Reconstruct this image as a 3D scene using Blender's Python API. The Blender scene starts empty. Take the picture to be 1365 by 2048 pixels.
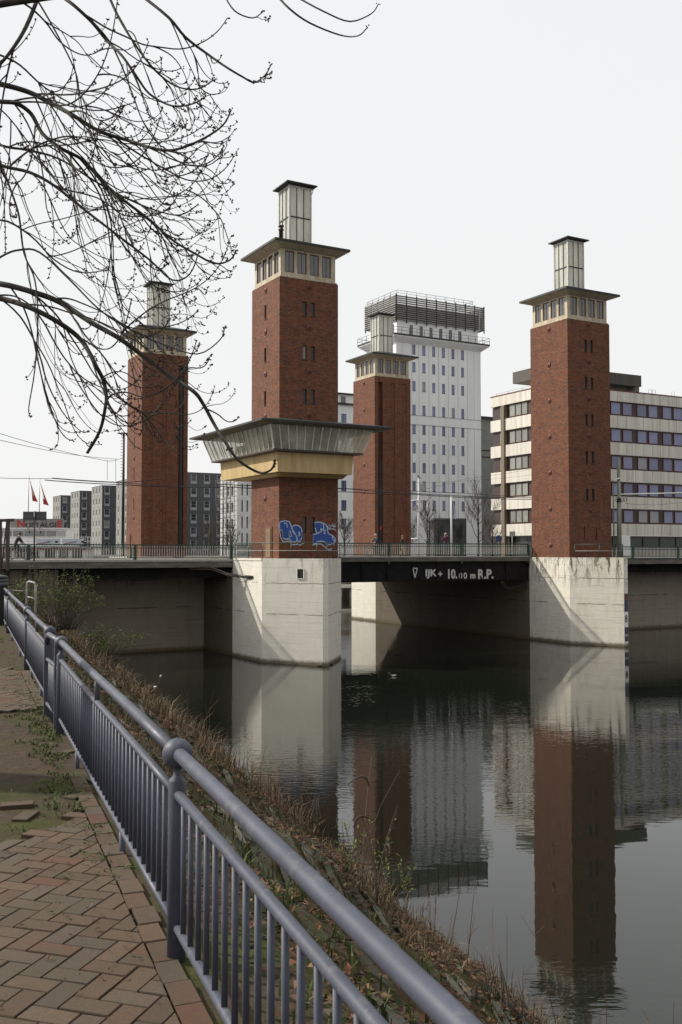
import bpy, math, random
import numpy as np
from mathutils import Vector, Matrix
rnd = random.Random(7)
R = math.radians
SC = bpy.context.scene
COL = SC.collection

# ------------------------------------------------------------------ camera
EYE = 7.0                       # metres above the water
PITCH = R(2.33)
FPX = 1991.0                    # focal length in pixels of the 1365x2048 photograph
cam_d = bpy.data.cameras.new('camera')
cam_d.sensor_fit = 'VERTICAL'; cam_d.sensor_height = 36.0; cam_d.lens = 35.0
cam_d.clip_start = 0.1; cam_d.clip_end = 4000
cam_d.dof.use_dof = True; cam_d.dof.focus_distance = 50; cam_d.dof.aperture_fstop = 13
cam = bpy.data.objects.new('camera', cam_d); COL.objects.link(cam)
cam.location = (0, 0, EYE); cam.rotation_euler = (R(90) + PITCH, 0, 0)
SC.camera = cam

# ------------------------------------------------------------------ light
SUN_AZ, SUN_EL = R(-74.0), R(37)          # azimuth clockwise from +Y
w = bpy.data.worlds.new('World'); SC.world = w; w.use_nodes = True
nt = w.node_tree; nt.nodes.clear()
wo = nt.nodes.new('ShaderNodeOutputWorld'); bg = nt.nodes.new('ShaderNodeBackground')
sky = nt.nodes.new('ShaderNodeTexSky'); sky.sky_type = 'NISHITA'; sky.sun_disc = False
sky.sun_elevation = SUN_EL; sky.sun_rotation = SUN_AZ; sky.dust_density = 4.0; sky.air_density = 1.0
hs = nt.nodes.new('ShaderNodeHueSaturation'); hs.inputs['Saturation'].default_value = 0.12
tc = nt.nodes.new('ShaderNodeTexCoord'); sp = nt.nodes.new('ShaderNodeSeparateXYZ')
cr = nt.nodes.new('ShaderNodeValToRGB')            # high white overcast: brighter towards the zenith
e = cr.color_ramp.elements
e[0].position = 0.0; e[0].color = (0.99, 1.0, 0.98, 1)
e[1].position = 1.0; e[1].color = (1.05, 1.07, 1.1, 1)
k = cr.color_ramp.elements.new(0.22); k.color = (0.95, 0.96, 0.96, 1)
k = cr.color_ramp.elements.new(0.48); k.color = (0.93, 0.945, 0.96, 1)
sc10 = nt.nodes.new('ShaderNodeVectorMath'); sc10.operation = 'SCALE'; sc10.inputs['Scale'].default_value = 10.0
cn = nt.nodes.new('ShaderNodeTexNoise'); cn.inputs['Scale'].default_value = 1.6; cn.inputs['Detail'].default_value = 4
cm = nt.nodes.new('ShaderNodeMapRange'); cm.inputs['To Min'].default_value = 0.965; cm.inputs['To Max'].default_value = 1.035
sc11 = nt.nodes.new('ShaderNodeVectorMath'); sc11.operation = 'SCALE'
mx = nt.nodes.new('ShaderNodeMix'); mx.data_type = 'RGBA'; mx.inputs['Factor'].default_value = 0.9
L = nt.links.new
L(tc.outputs['Generated'], sp.inputs[0]); L(sp.outputs['Z'], cr.inputs['Fac'])
L(cr.outputs['Color'], sc10.inputs[0]); L(tc.outputs['Generated'], cn.inputs['Vector'])
L(cn.outputs['Fac'], cm.inputs['Value'])
# sky dimmed on the side away from the sun to deepen shaded faces
dn = nt.nodes.new('ShaderNodeVectorMath'); dn.operation = 'DOT_PRODUCT'; dn.inputs[1].default_value = (math.sin(SUN_AZ), math.cos(SUN_AZ), 0)
dm = nt.nodes.new('ShaderNodeMapRange'); dm.inputs['From Min'].default_value = -.95; dm.inputs['From Max'].default_value = -.10
dm.inputs['To Min'].default_value = .60; dm.inputs['To Max'].default_value = 1.0; dm.interpolation_type = 'SMOOTHSTEP'
dx = nt.nodes.new('ShaderNodeMath'); dx.operation = 'MULTIPLY'
L(tc.outputs['Generated'], dn.inputs[0]); L(dn.outputs['Value'], dm.inputs['Value']); L(dm.outputs[0], dx.inputs[0]); L(cm.outputs['Result'], dx.inputs[1]); L(dx.outputs[0], sc11.inputs['Scale'])
L(sc10.outputs[0], sc11.inputs[0])
L(sky.outputs['Color'], hs.inputs['Color']); L(hs.outputs['Color'], mx.inputs['A'])
L(sc11.outputs[0], mx.inputs['B']); L(mx.outputs['Result'], bg.inputs['Color'])
bg.inputs['Strength'].default_value = 0.1; L(bg.outputs[0], wo.inputs[0])
sd = bpy.data.lights.new('sun', 'SUN'); sd.energy = 4.7; sd.angle = R(0.9); sd.color = (1.0, 0.94, 0.84)
so = bpy.data.objects.new('sun', sd); COL.objects.link(so)
sdir = Vector((math.sin(SUN_AZ) * math.cos(SUN_EL), math.cos(SUN_AZ) * math.cos(SUN_EL), math.sin(SUN_EL)))
so.rotation_euler = sdir.to_track_quat('Z', 'Y').to_euler(); so.location = (-60, 30, 80)
SC.view_settings.view_transform = 'Standard'; SC.view_settings.look = 'None'
SC.view_settings.exposure = 0.0; SC.view_settings.gamma = 1.0
SC.view_settings.use_curve_mapping = False
SC.cycles.max_bounces = 8; SC.cycles.transparent_max_bounces = 16
SC.cycles.use_denoising = True

# ------------------------------------------------------------------ frames
ANG = R(29.3)                                       # the bridge axis against world X
UX, UY = math.cos(ANG), math.sin(ANG)
C2 = (-4.04, 64.85)                                 # near corner of the control tower
def BF(u, v, z=0.0):
    return Vector((C2[0] + u * UX - v * UY, C2[1] + u * UY + v * UX, z))
def ray(px, py):
    a, b = px - 682.5, 1024 - py
    c, s = math.cos(PITCH), math.sin(PITCH)
    return Vector((a, FPX * c - b * s, FPX * s + b * c))
def P(px, py, Y):                                   # world point at distance Y on a sight line
    d = ray(px, py); return Vector((0, 0, EYE)) + d * (Y / d.y)
def on_v(px, py, v):
    d = ray(px, py); V = Vector((-UY, UX, 0)); o = Vector((-C2[0], -C2[1], EYE))
    t = (v - o.dot(V)) / d.dot(V); p = o + d * t
    return p.x * UX + p.y * UY, p.z
def on_u(px, py, u):
    d = ray(px, py); U = Vector((UX, UY, 0)); o = Vector((-C2[0], -C2[1], EYE))
    t = (u - o.dot(U)) / d.dot(U); p = o + d * t
    return -p.x * UY + p.y * UX, p.z
RA = R(20.6)                                        # the path railing runs away to the upper left
RD = Vector((-math.sin(RA), math.cos(RA), 0)); RN = Vector((math.cos(RA), math.sin(RA), 0))
R0 = Vector((-0.7486, 4.6, 0)); PATH_Z = 5.16
def RF(s, t, z=PATH_Z):
    p = R0 + RD * s + RN * t; return Vector((p.x, p.y, z))

# ------------------------------------------------------------------ mesh helpers
class MB:
    def __init__(self): self.v = []; self.f = []; self.m = []; self.s = []; self.c = []
    def face(self, idx, m=0, s=False, c=None):
        self.f.append(idx); self.m.append(m); self.s.append(s); self.c.append(c)
    def poly(self, pts, m=0, c=None, s=False):
        b = len(self.v); self.v += [tuple(p) for p in pts]
        self.face(list(range(b, b + len(pts))), m, s, c)
    def box(self, x0, x1, y0, y1, z0, z1, m=0, c=None):
        self.prism([(x0, y0), (x1, y0), (x1, y1), (x0, y1)], z0, z1, m, c)
    def prism(self, pl, z0, z1, m=0, c=None, top=True, bottom=True, mt=None):
        b = len(self.v); n = len(pl)
        self.v += [(p[0], p[1], z0) for p in pl] + [(p[0], p[1], z1) for p in pl]
        for i in range(n):
            j = (i + 1) % n; self.face([b + i, b + j, b + n + j, b + n + i], m, False, c)
        if top: self.face([b + n + i for i in range(n)], m if mt is None else mt, False, c)
        if bottom: self.face([b + i for i in reversed(range(n))], m, False, c)
    def frustum(self, ra, za, rb, zb, m=0, top=False, bottom=False):
        b = len(self.v)
        for (x0, x1, y0, y1), z in ((ra, za), (rb, zb)):
            self.v += [(x0, y0, z), (x1, y0, z), (x1, y1, z), (x0, y1, z)]
        for i in range(4):
            j = (i + 1) % 4; self.face([b + i, b + j, b + 4 + j, b + 4 + i], m)
        if top: self.face([b + 4, b + 5, b + 6, b + 7], m)
        if bottom: self.face([b + 3, b + 2, b + 1, b], m)
    def obox(self, p0, p1, w, h, m=0, up=(0, 0, 1)):        # bar of rectangular section from p0 to p1
        p0 = Vector(p0); p1 = Vector(p1); d = (p1 - p0).normalized(); up = Vector(up)
        if abs(d.dot(up)) > .99: up = Vector((0, 1, 0))
        x = d.cross(up).normalized(); y = x.cross(d)
        b = len(self.v)
        for p in (p0, p1):
            for sx, sy in ((-1, -1), (1, -1), (1, 1), (-1, 1)):
                self.v.append(tuple(p + x * (sx * w / 2) + y * (sy * h / 2)))
        for i in range(4):
            j = (i + 1) % 4; self.face([b + i, b + j, b + 4 + j, b + 4 + i], m)
        self.face([b + 3, b + 2, b + 1, b], m); self.face([b + 4, b + 5, b + 6, b + 7], m)
    def tube(self, pts, r, n=8, m=0, cap=True, smooth=True):
        pts = [Vector(p) for p in pts]; k = len(pts)
        rr = r if isinstance(r, (list, tuple)) else [r] * k
        t0 = (pts[1] - pts[0]).normalized()
        a = t0.orthogonal().normalized(); b = len(self.v)
        for i, p in enumerate(pts):
            t = (pts[min(i + 1, k - 1)] - pts[max(i - 1, 0)])
            t = t.normalized() if t.length > 1e-9 else t0
            a = (a - t * a.dot(t)); a = a.normalized() if a.length > 1e-6 else t.orthogonal().normalized()
            c = t.cross(a)
            for q in range(n):
                h = 2 * math.pi * q / n
                self.v.append(tuple(p + (a * math.cos(h) + c * math.sin(h)) * rr[i]))
        for i in range(k - 1):
            for q in range(n):
                q2 = (q + 1) % n
                self.face([b + i * n + q, b + i * n + q2, b + (i + 1) * n + q2, b + (i + 1) * n + q], m, smooth)
        if cap:
            self.face([b + q for q in reversed(range(n))], m); self.face([b + (k - 1) * n + q for q in range(n)], m)
    def lathe(self, prof, c=(0, 0, 0), n=12, m=0, smooth=True):
        b = len(self.v); k = len(prof)
        for r, z in prof:
            for q in range(n):
                h = 2 * math.pi * q / n; self.v.append((c[0] + r * math.cos(h), c[1] + r * math.sin(h), c[2] + z))
        for i in range(k - 1):
            for q in range(n):
                q2 = (q + 1) % n
                self.face([b + i * n + q, b + i * n + q2, b + (i + 1) * n + q2, b + (i + 1) * n + q], m, smooth)
        self.face([b + q for q in reversed(range(n))], m); self.face([b + (k - 1) * n + q for q in range(n)], m)
    def ball(self, c, r, n=10, m=0, sz=1.0):
        k = max(4, n // 2 + 1)
        prof = [(max(1e-3, math.sin(math.pi * i / k)) * r, -math.cos(math.pi * i / k) * r * sz) for i in range(k + 1)]
        self.lathe(prof, c, n, m)
    def wall(self, P0, ex, W, z0, z1, holes=(), m=0, depth=0.25, back=None):
        ex = Vector((ex[0], ex[1])); n = Vector((ex.y, -ex.x)); P0 = Vector((P0[0], P0[1]))
        def pt(x, z, d=0.0):
            q = P0 + ex * x - n * d; return (q.x, q.y, z)
        xs = sorted({0.0, W, *[h[0] for h in holes], *[h[1] for h in holes]})
        zs = sorted({z0, z1, *[h[2] for h in holes], *[h[3] for h in holes]})
        for i in range(len(xs) - 1):
            for j in range(len(zs) - 1):
                cx, cz = (xs[i] + xs[i + 1]) / 2, (zs[j] + zs[j + 1]) / 2
                if any(h[0] < cx < h[1] and h[2] < cz < h[3] for h in holes): continue
                self.poly([pt(xs[i], zs[j]), pt(xs[i + 1], zs[j]), pt(xs[i + 1], zs[j + 1]), pt(xs[i], zs[j + 1])], m)
        for h in holes:
            d = h[4] if len(h) > 4 else depth
            a, b, c, e = h[:4]
            self.poly([pt(a, c), pt(b, c), pt(b, c, d), pt(a, c, d)], m)
            self.poly([pt(a, e, d), pt(b, e, d), pt(b, e), pt(a, e)], m)
            self.poly([pt(a, c), pt(a, c, d), pt(a, e, d), pt(a, e)], m)
            self.poly([pt(b, c, d), pt(b, c), pt(b, e), pt(b, e, d)], m)
            bk = h[5] if len(h) > 5 else back
            if bk is not None:
                self.poly([pt(a, c, d), pt(b, c, d), pt(b, e, d), pt(a, e, d)], bk)
    def mesh(self, name, mats, uv=True):
        me = bpy.data.meshes.new(name); me.from_pydata(self.v, [], self.f)
        for mt in mats: me.materials.append(mt)
        me.polygons.foreach_set('material_index', self.m)
        me.polygons.foreach_set('use_smooth', self.s)
        np_ = len(me.polygons); nl = len(me.loops)
        if np_ and uv:
            nr = np.empty(np_ * 3); me.polygons.foreach_get('normal', nr); nr = np.abs(nr.reshape(-1, 3))
            lt = np.empty(np_, int); me.polygons.foreach_get('loop_total', lt)
            ax = np.repeat(np.argmax(nr * np.array([1, 1, 1.02]), 1), lt)
            vi = np.empty(nl, int); me.loops.foreach_get('vertex_index', vi)
            co = np.array(self.v, float)[vi]
            uvv = np.stack([np.where(ax == 0, co[:, 1], co[:, 0]), np.where(ax == 2, co[:, 1], co[:, 2])], 1)
            me.uv_layers.new(name='UVMap').data.foreach_set('uv', uvv.ravel())
        if any(c is not None for c in self.c):
            lt = np.empty(np_, int); me.polygons.foreach_get('loop_total', lt)
            cc = np.array([c if c is not None else (1, 1, 1) for c in self.c], float)
            cc = np.repeat(np.concatenate([cc, np.ones((np_, 1))], 1), lt, 0)
            me.attributes.new('Col', 'FLOAT_COLOR', 'CORNER').data.foreach_set('color', cc.ravel())
        me.update(); return me
    def build(self, name, mats, parent=None, loc=(0, 0, 0), rot=0.0, uv=True, smooth_angle=None):
        if not isinstance(mats, (list, tuple)): mats = [mats]
        return put(name, self.mesh(name, mats, uv), parent, loc, rot)
def put(name, me, parent=None, loc=(0, 0, 0), rot=0.0):
    o = bpy.data.objects.new(name, me); COL.objects.link(o)
    o.location = loc
    o.rotation_euler = rot if isinstance(rot, (tuple, list)) else (0, 0, rot)
    if parent is not None: o.parent = parent
    return o
def tag(o, label=None, cat=None, group=None, kind=None):
    if label: o['label'] = label
    if cat: o['category'] = cat
    if group: o['group'] = group
    if kind: o['kind'] = kind
    return o
def thing(name, label, cat, loc=(0, 0, 0), rot=0.0, group=None):
    o = bpy.data.objects.new(name, None); COL.objects.link(o); o.empty_display_size = .3
    o.location = loc; o.rotation_euler = (0, 0, rot)
    return tag(o, label, cat, group)
def text_mesh(s, size, mats, extrude=0.004, offset=0.0, spacing=1.0):
    cu = bpy.data.curves.new('lettering', 'FONT'); cu.body = s; cu.size = size; cu.extrude = extrude
    cu.offset = offset; cu.space_character = spacing; cu.resolution_u = 3
    o = bpy.data.objects.new('lettering', cu); COL.objects.link(o)
    bpy.context.view_layer.update()
    me = bpy.data.meshes.new_from_object(o.evaluated_get(bpy.context.evaluated_depsgraph_get()))
    bpy.data.objects.remove(o); bpy.data.curves.remove(cu)
    me.materials.clear(); me.materials.append(mats); me.name = 'lettering'
    return me
def fit_text(me, x0, x1, z0, z1):                 # text stands upright: x along, z up, faces -y
    co = np.empty(len(me.vertices) * 3); me.vertices.foreach_get('co', co); co = co.reshape(-1, 3)
    mn, mxx = co.min(0), co.max(0)
    X = x0 + (co[:, 0] - mn[0]) / (mxx[0] - mn[0]) * (x1 - x0)
    Z = z0 + (co[:, 1] - mn[1]) / (mxx[1] - mn[1]) * (z1 - z0)
    me.vertices.foreach_set('co', np.stack([X, -co[:, 2], Z], 1).ravel()); me.update(); return me

# ------------------------------------------------------------------ materials
def nm(name):
    m = bpy.data.materials.new(name); m.use_nodes = True
    return m, m.node_tree, m.node_tree.nodes['Principled BSDF']
class G:                                            # small node-graph helper
    def __init__(s, nt): s.nt = nt
    def n(s, t, **kw):
        o = s.nt.nodes.new(t)
        for k_, v_ in kw.items():
            if hasattr(o, k_) and k_ not in o.inputs: setattr(o, k_, v_)
        return o
    def link(s, a, b): s.nt.links.new(a, b)
    def coord(s, kind='Object', scale=(1, 1, 1), rot=(0, 0, 0)):
        t = s.n('ShaderNodeTexCoord'); mp = s.n('ShaderNodeMapping')
        mp.inputs['Scale'].default_value = scale; mp.inputs['Rotation'].default_value = rot
        s.link(t.outputs[kind], mp.inputs['Vector']); return mp.outputs[0]
    def noise(s, vec, scale, detail=4, rough=.55, dist=0.0):
        t = s.n('ShaderNodeTexNoise'); t.inputs['Scale'].default_value = scale; t.inputs['Detail'].default_value = detail
        t.inputs['Roughness'].default_value = rough; t.inputs['Distortion'].default_value = dist
        s.link(vec, t.inputs['Vector']); return t.outputs['Fac']
    def ramp(s, fac, *stops):
        r = s.n('ShaderNodeValToRGB'); el = r.color_ramp.elements
        while len(el) < len(stops): el.new(.5)
        for e_, (p_, c_) in zip(el, stops):
            e_.position = p_; e_.color = (*c_, 1) if isinstance(c_, tuple) else (c_, c_, c_, 1)
        s.link(fac, r.inputs['Fac']); return r.outputs['Color']
    def mix(s, fac, a, b, mode='MIX'):
        x = s.n('ShaderNodeMix'); x.data_type = 'RGBA'; x.blend_type = mode
        for sock, val in (('Factor', fac), ('A', a), ('B', b)):
            if isinstance(val, (int, float)): x.inputs[sock].default_value = val
            elif isinstance(val, tuple): x.inputs[sock].default_value = (*val, 1) if len(val) == 3 else val
            else: s.link(val, x.inputs[sock])
        return x.outputs['Result']
    def math(s, op, a, b=0.0):
        x = s.n('ShaderNodeMath'); x.operation = op
        for i, val in enumerate((a, b)):
            if isinstance(val, (int, float)): x.inputs[i].default_value = val
            else: s.link(val, x.inputs[i])
        return x.outputs[0]
    def bump(s, h, strength, dist, bsdf):
        b = s.n('ShaderNodeBump'); b.inputs['Strength'].default_value = strength; b.inputs['Distance'].default_value = dist
        s.link(h, b.inputs['Height']); s.link(b.outputs[0], bsdf.inputs['Normal'])
def pm(name, col, rough=.6, metal=0.0, var=.25, scale=4.0, col2=None, bump=0.0, stretch=(1, 1, 1), spec=.5):
    m, nt_, b = nm(name); g = G(nt_)
    c2 = col2 or tuple(x * (1 - var) for x in col)
    v = g.coord('Object', stretch)
    f = g.noise(v, scale, 5, .6)
    c = g.mix(g.ramp(f, (.35, 0.0), (.68, 1.0)), col, c2)
    g.link(c, b.inputs['Base Color'])
    b.inputs['Roughness'].default_value = rough; b.inputs['Metallic'].default_value = metal
    b.inputs['Specular IOR Level'].default_value = spec
    if bump: g.bump(f, 1.0, bump, b)
    return m
M = {}
def brick_mat(name, c1, c2, c3, mortar=(.17, .13, .105)):
    m, nt_, b = nm(name); g = G(nt_)
    uv = g.coord('UV')
    bt = g.n('ShaderNodeTexBrick'); bt.inputs['Scale'].default_value = 1.0
    bt.inputs['Brick Width'].default_value = .25; bt.inputs['Row Height'].default_value = .077
    bt.inputs['Mortar Size'].default_value = .007; bt.inputs['Mortar Smooth'].default_value = .2
    bt.inputs['Bias'].default_value = -.1
    bt.inputs['Color1'].default_value = (*c1, 1); bt.inputs['Color2'].default_value = (*c2, 1); bt.inputs['Mortar'].default_value = (*mortar, 1)
    g.link(uv, bt.inputs['Vector'])
    n1 = g.noise(uv, 1.3, 6, .7); n2 = g.noise(g.coord('UV', (4, 13, 1)), 1.0, 3, .8)
    c = g.mix(g.ramp(n2, (.55, 0.0), (.68, .9)), bt.outputs['Color'], c3)
    c = g.mix(g.ramp(g.noise(g.coord('UV', (1.6, 3.2, 1)), 1.0, 4, .75), (.54, 0.0), (.64, .55)), c, (.24, .055, .022))
    c = g.mix(g.ramp(g.noise(g.coord('UV', (2.2, 5, 1), (0, 0, .01)), 1.0, 4, .8), (.56, 0.0), (.64, .6)), c, (.075, .040, .032))
    c = g.mix(g.ramp(n1, (.35, .0), (.75, .45)), c, tuple(x * .45 for x in c2))
    n3 = g.noise(g.coord('UV', (3.5, .12, 1)), 1.0, 4, .6)                       # rain streaks
    c = g.mix(g.ramp(n3, (.45, 0.0), (.8, .4)), c, (.06, .03, .025))
    g.link(c, b.inputs['Base Color']); b.inputs['Roughness'].default_value = .8; b.inputs['Specular IOR Level'].default_value = .25
    g.bump(bt.outputs['Fac'], -.6, .01, b)
    return m
M['brick'] = brick_mat('tower_brick', (.215, .066, .025), (.074, .029, .020), (.32, .165, .08))
def concrete_mat(name, base, dark, stain=1.0, board=.5):
    m, nt_, b = nm(name); g = G(nt_)
    uv = g.coord('UV'); sx = g.n('ShaderNodeSeparateXYZ'); g.link(uv, sx.inputs[0])
    n = g.noise(uv, 1.1, 6, .6)
    c = g.mix(g.ramp(n, (.3, 0.0), (.75, 1.0)), base, tuple(x * .87 for x in base))
    # board marks: fine horizontal lines broken up by noise
    n2 = g.noise(g.coord('UV', (.35, 7, 1)), 1.0, 5, .75)
    c = g.mix(g.ramp(n2, (.55, 0.0), (.68, board)), c, tuple(x * .55 for x in base))
    n2b = g.noise(g.coord('UV', (.5, 16, 1), (0, 0, .004)), 1.0, 3, .8)
    c = g.mix(g.ramp(n2b, (.66, 0.0), (.70, board * .9)), c, dark)
    # formwork joints and two long cracks
    zf = g.math('FRACT', g.math('MULTIPLY', g.math('ADD', sx.outputs['Y'], g.math('MULTIPLY', g.noise(uv, .8, 2), .05)), 2.3))
    jm = g.math('MULTIPLY', g.ramp(zf, (.0, 1.0), (.07, .0)), g.ramp(g.noise(g.coord('UV', (.6, 3, 1)), 1.0, 4, .7), (.46, 0.0), (.58, board * 1.2)))
    c = g.mix(jm, c, tuple(x * .38 for x in base))
    for zc in (3.1, 5.05):
        ck = g.math('ABSOLUTE', g.math('SUBTRACT', g.math('ADD', sx.outputs['Y'], g.math('MULTIPLY', g.noise(g.coord('UV', (2.5, 2.5, 1)), 1.0, 5, .7), .16)), zc + .08))
        cm_ = g.math('MULTIPLY', g.ramp(ck, (.018, 1.0), (.035, 0.0)), g.ramp(g.noise(g.coord('UV', (.5, .1, 1)), 1.0, 3, .6), (.44, 0.0), (.52, .95)))
        c = g.mix(cm_, c, dark)
    # runs below the top edge
    n3 = g.noise(g.coord('UV', (2.6, .55, 1)), 1.2, 7, .78, .6)
    topm = g.n('ShaderNodeMapRange'); topm.inputs['From Min'].default_value = 3.6 + .35 * stain; topm.inputs['From Max'].default_value = 6.6
    g.link(sx.outputs['Y'], topm.inputs['Value'])
    run = g.math('MULTIPLY', g.ramp(n3, (.54 - .03 * stain, 0.0), (.64 - .03 * stain, 1.0)), g.math('MULTIPLY', topm.outputs[0], stain))
    c = g.mix(run, c, dark)
    n4 = g.noise(g.coord('UV', (1.3, .25, 1)), 1.0, 4, .6)
    c = g.mix(g.math('MULTIPLY', g.ramp(n4, (.5, 0.0), (.75, 1.0)), .35 * stain), c, (base[0] * .62, base[1] * .58, base[2] * .48))
    # tide mark
    tm = g.n('ShaderNodeMapRange'); tm.inputs['From Min'].default_value = .46; tm.inputs['From Max'].default_value = .24
    g.link(g.math('ADD', sx.outputs['Y'], g.math('MULTIPLY', g.noise(g.coord('UV', (2, 1, 1)), 1.5, 3), .25)), tm.inputs['Value'])
    c = g.mix(g.math('MULTIPLY', tm.outputs[0], .9), c, (.10, .078, .04))
    g.link(c, b.inputs['Base Color']); b.inputs['Roughness'].default_value = .8; b.inputs['Specular IOR Level'].default_value = .25
    g.bump(n2, .5, .012, b)
    return m
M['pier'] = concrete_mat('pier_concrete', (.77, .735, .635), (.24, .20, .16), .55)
M['pier_shaded'] = concrete_mat('shaded_stained_concrete', (.15, .125, .092), (.016, .013, .011), 1.5, .85)  # shade under the deck put into the base colour, besides real stains
M['deck_conc'] = pm('deck_concrete', (.17, .155, .135), .85, var=.6, scale=1.6, stretch=(.5, .5, 2.5), bump=.01)
M['cream'] = pm('cream_render', (.54, .485, .37), .75, col2=(.34, .26, .17), scale=1.9, stretch=(1.5, 1.5, .5))
M['ochre'] = pm('ochre_concrete', (.58, .43, .215), .75, col2=(.43, .30, .13), scale=1.4, stretch=(2.2, 2.2, .25))
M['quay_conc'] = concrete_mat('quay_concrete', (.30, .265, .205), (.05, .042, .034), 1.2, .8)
M['pier_peeling'] = concrete_mat('peeling_pier_concrete', (.77, .735, .635), (.13, .10, .075), 1.5, .75)
M['roof'] = pm('roof_felt', (.05, .05, .047), .8, var=.4, scale=3)
M['soffit'] = pm('weathered_soffit', (.24, .21, .15), .8, var=.4, scale=1.5, stretch=(2, 2, 1))
M['roofedge'] = pm('roof_edge_metal', (.028, .031, .027), .55, var=.4, scale=5)
M['brownframe'] = pm('brown_window_frame', (.16, .06, .028), .55, var=.4, scale=6)
M['darkbrown'] = pm('dark_brown_cladding', (.055, .032, .028), .45, var=.3, scale=2)
M['steel'] = pm('grey_glazing_bar', (.50, .50, .46), .45, var=.3, scale=6, metal=.2)
M['door'] = pm('door_panel', (.24, .17, .085), .6, var=.6, scale=5, stretch=(1, 6, .3))
M['darksteel'] = pm('dark_steel', (.03, .03, .03), .5, var=.4, scale=3)
M['girder'] = pm('black_girder_paint', (.008, .008, .009), .8, var=.4, scale=1.5, col2=(.018, .016, .015), spec=.15)
M['green'] = pm('green_railing_paint', (.022, .062, .04), .45, var=.4, scale=5)
M['barpale'] = pm('weathered_railing_bars', (.42, .41, .37), .55, var=.4, scale=7)
M['white'] = pm('white_paint', (.80, .80, .78), .5, var=.1, scale=2)
M['letter'] = pm('sign_lettering_white', (.62, .60, .55), .6, var=.35, scale=6)
M['red'] = pm('red_paint', (.45, .035, .03), .5, var=.2, scale=4)
M['black'] = pm('black_paint', (.015, .015, .017), .5, var=.3, scale=4)
M['anchor'] = pm('rusty_red_anchor_plate', (.15, .042, .028), .7, var=.35, scale=8)
def glass_mat(name, tint, rough=.06, body=.5, var=.5, scale=.6, ior=1.5):
    m, nt_, b = nm(name); g = G(nt_)
    n = g.noise(g.coord('Object', (1, 1, .6)), scale, 3)
    c = g.mix(g.ramp(n, (.35, 0.0), (.65, 1.0)), tint, tuple(x * (1 - var) for x in tint))
    oi = g.n('ShaderNodeObjectInfo'); rv = g.ramp(oi.outputs['Random'], (.25, 0.0), (.95, 1.0))
    c = g.mix(g.math('MULTIPLY', rv, .75), c, tuple(x * .35 for x in tint)); c = g.mix(g.ramp(oi.outputs['Random'], (.93, 0.0), (.94, .55)), c, (.42, .41, .38))
    g.link(c, b.inputs['Base Color']); b.inputs['Roughness'].default_value = rough
    b.inputs['IOR'].default_value = ior; b.inputs['Specular IOR Level'].default_value = body
    return m
M['mullion'] = pm('pale_mullion', (.72, .70, .60), .5, var=.2, scale=5)
M['darkglass'] = glass_mat('dark_window_glass', (.05, .052, .06), .08, .5)
M['greyglass'] = glass_mat('grey_window_glass', (.085, .09, .085), .07, .5, .6, .9, 2.1)
M['paleglass'] = glass_mat('sky_reflection_glass', (.30, .32, .28), .06, .5, .5, .5, 1.9)  # bright sky reflection of the left-face panes put into their colour
M['blueglass'] = glass_mat('bluish_window_glass', (.24, .25, .42), .05, .8, .4, .35)
M['greenglass'] = glass_mat('green_dark_glass', (.045, .055, .042), .06, .5, .3, .3)
def frosted():
    m, nt_, b = nm('frosted_lantern_glass'); g = G(nt_)
    n = g.noise(g.coord('Object', (1.6, 1.6, .3)), 1.0, 3, .5)
    c = g.mix(g.ramp(n, (.36, 0.0), (.66, 1.0)), (.88, .88, .81), (.64, .64, .56))
    g.link(c, b.inputs['Base Color']); b.inputs['Roughness'].default_value = .22
    tr = g.n('ShaderNodeBsdfTranslucent'); g.link(c, tr.inputs['Color'])
    ms = g.n('ShaderNodeMixShader'); ms.inputs[0].default_value = .42
    g.link(b.outputs[0], ms.inputs[1]); g.link(tr.outputs[0], ms.inputs[2])
    g.link(ms.outputs[0], nt_.nodes['Material Output'].inputs[0])
    return m
M['frost'] = frosted()
def clear_glass():
    m, nt_, b = nm('control_room_glass'); g = G(nt_)
    tr = g.n('ShaderNodeBsdfTransparent'); tr.inputs['Color'].default_value = (.95, .95, .90, 1)
    n = g.noise(g.coord('Object', (.7, .7, 1)), .9, 3)
    b.inputs['Base Color'].default_value = (.78, .76, .64, 1); b.inputs['Roughness'].default_value = .07
    b.inputs['Specular IOR Level'].default_value = .8
    ms = g.n('ShaderNodeMixShader'); g.link(g.ramp(n, (.3, .26), (.7, .56)), ms.inputs[0])
    g.link(tr.outputs[0], ms.inputs[1]); g.link(b.outputs[0], ms.inputs[2])
    g.link(ms.outputs[0], nt_.nodes['Material Output'].inputs[0])
    return m
M['clear'] = clear_glass()
def attr_mat(name, rough=.85, noise=.5, scale=30, bump=.002, tint=None):
    m, nt_, b = nm(name); g = G(nt_)
    a = g.n('ShaderNodeAttribute'); a.attribute_name = 'Col'
    v = g.coord('Object'); n = g.noise(v, scale, 6, .7)
    c = g.mix(g.math('MULTIPLY', g.ramp(n, (.35, 0.0), (.7, 1.0)), noise), a.outputs['Color'], (.03, .028, .02), 'MIX')
    if tint:
        n2 = g.noise(v, 1.7, 5, .65); c = g.mix(g.ramp(n2, (.5, 0.0), (.68, .8)), c, tint)
    g.link(c, b.inputs['Base Color']); b.inputs['Roughness'].default_value = rough; b.inputs['Specular IOR Level'].default_value = .3
    if bump: g.bump(n, 1.0, bump, b)
    return m
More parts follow.
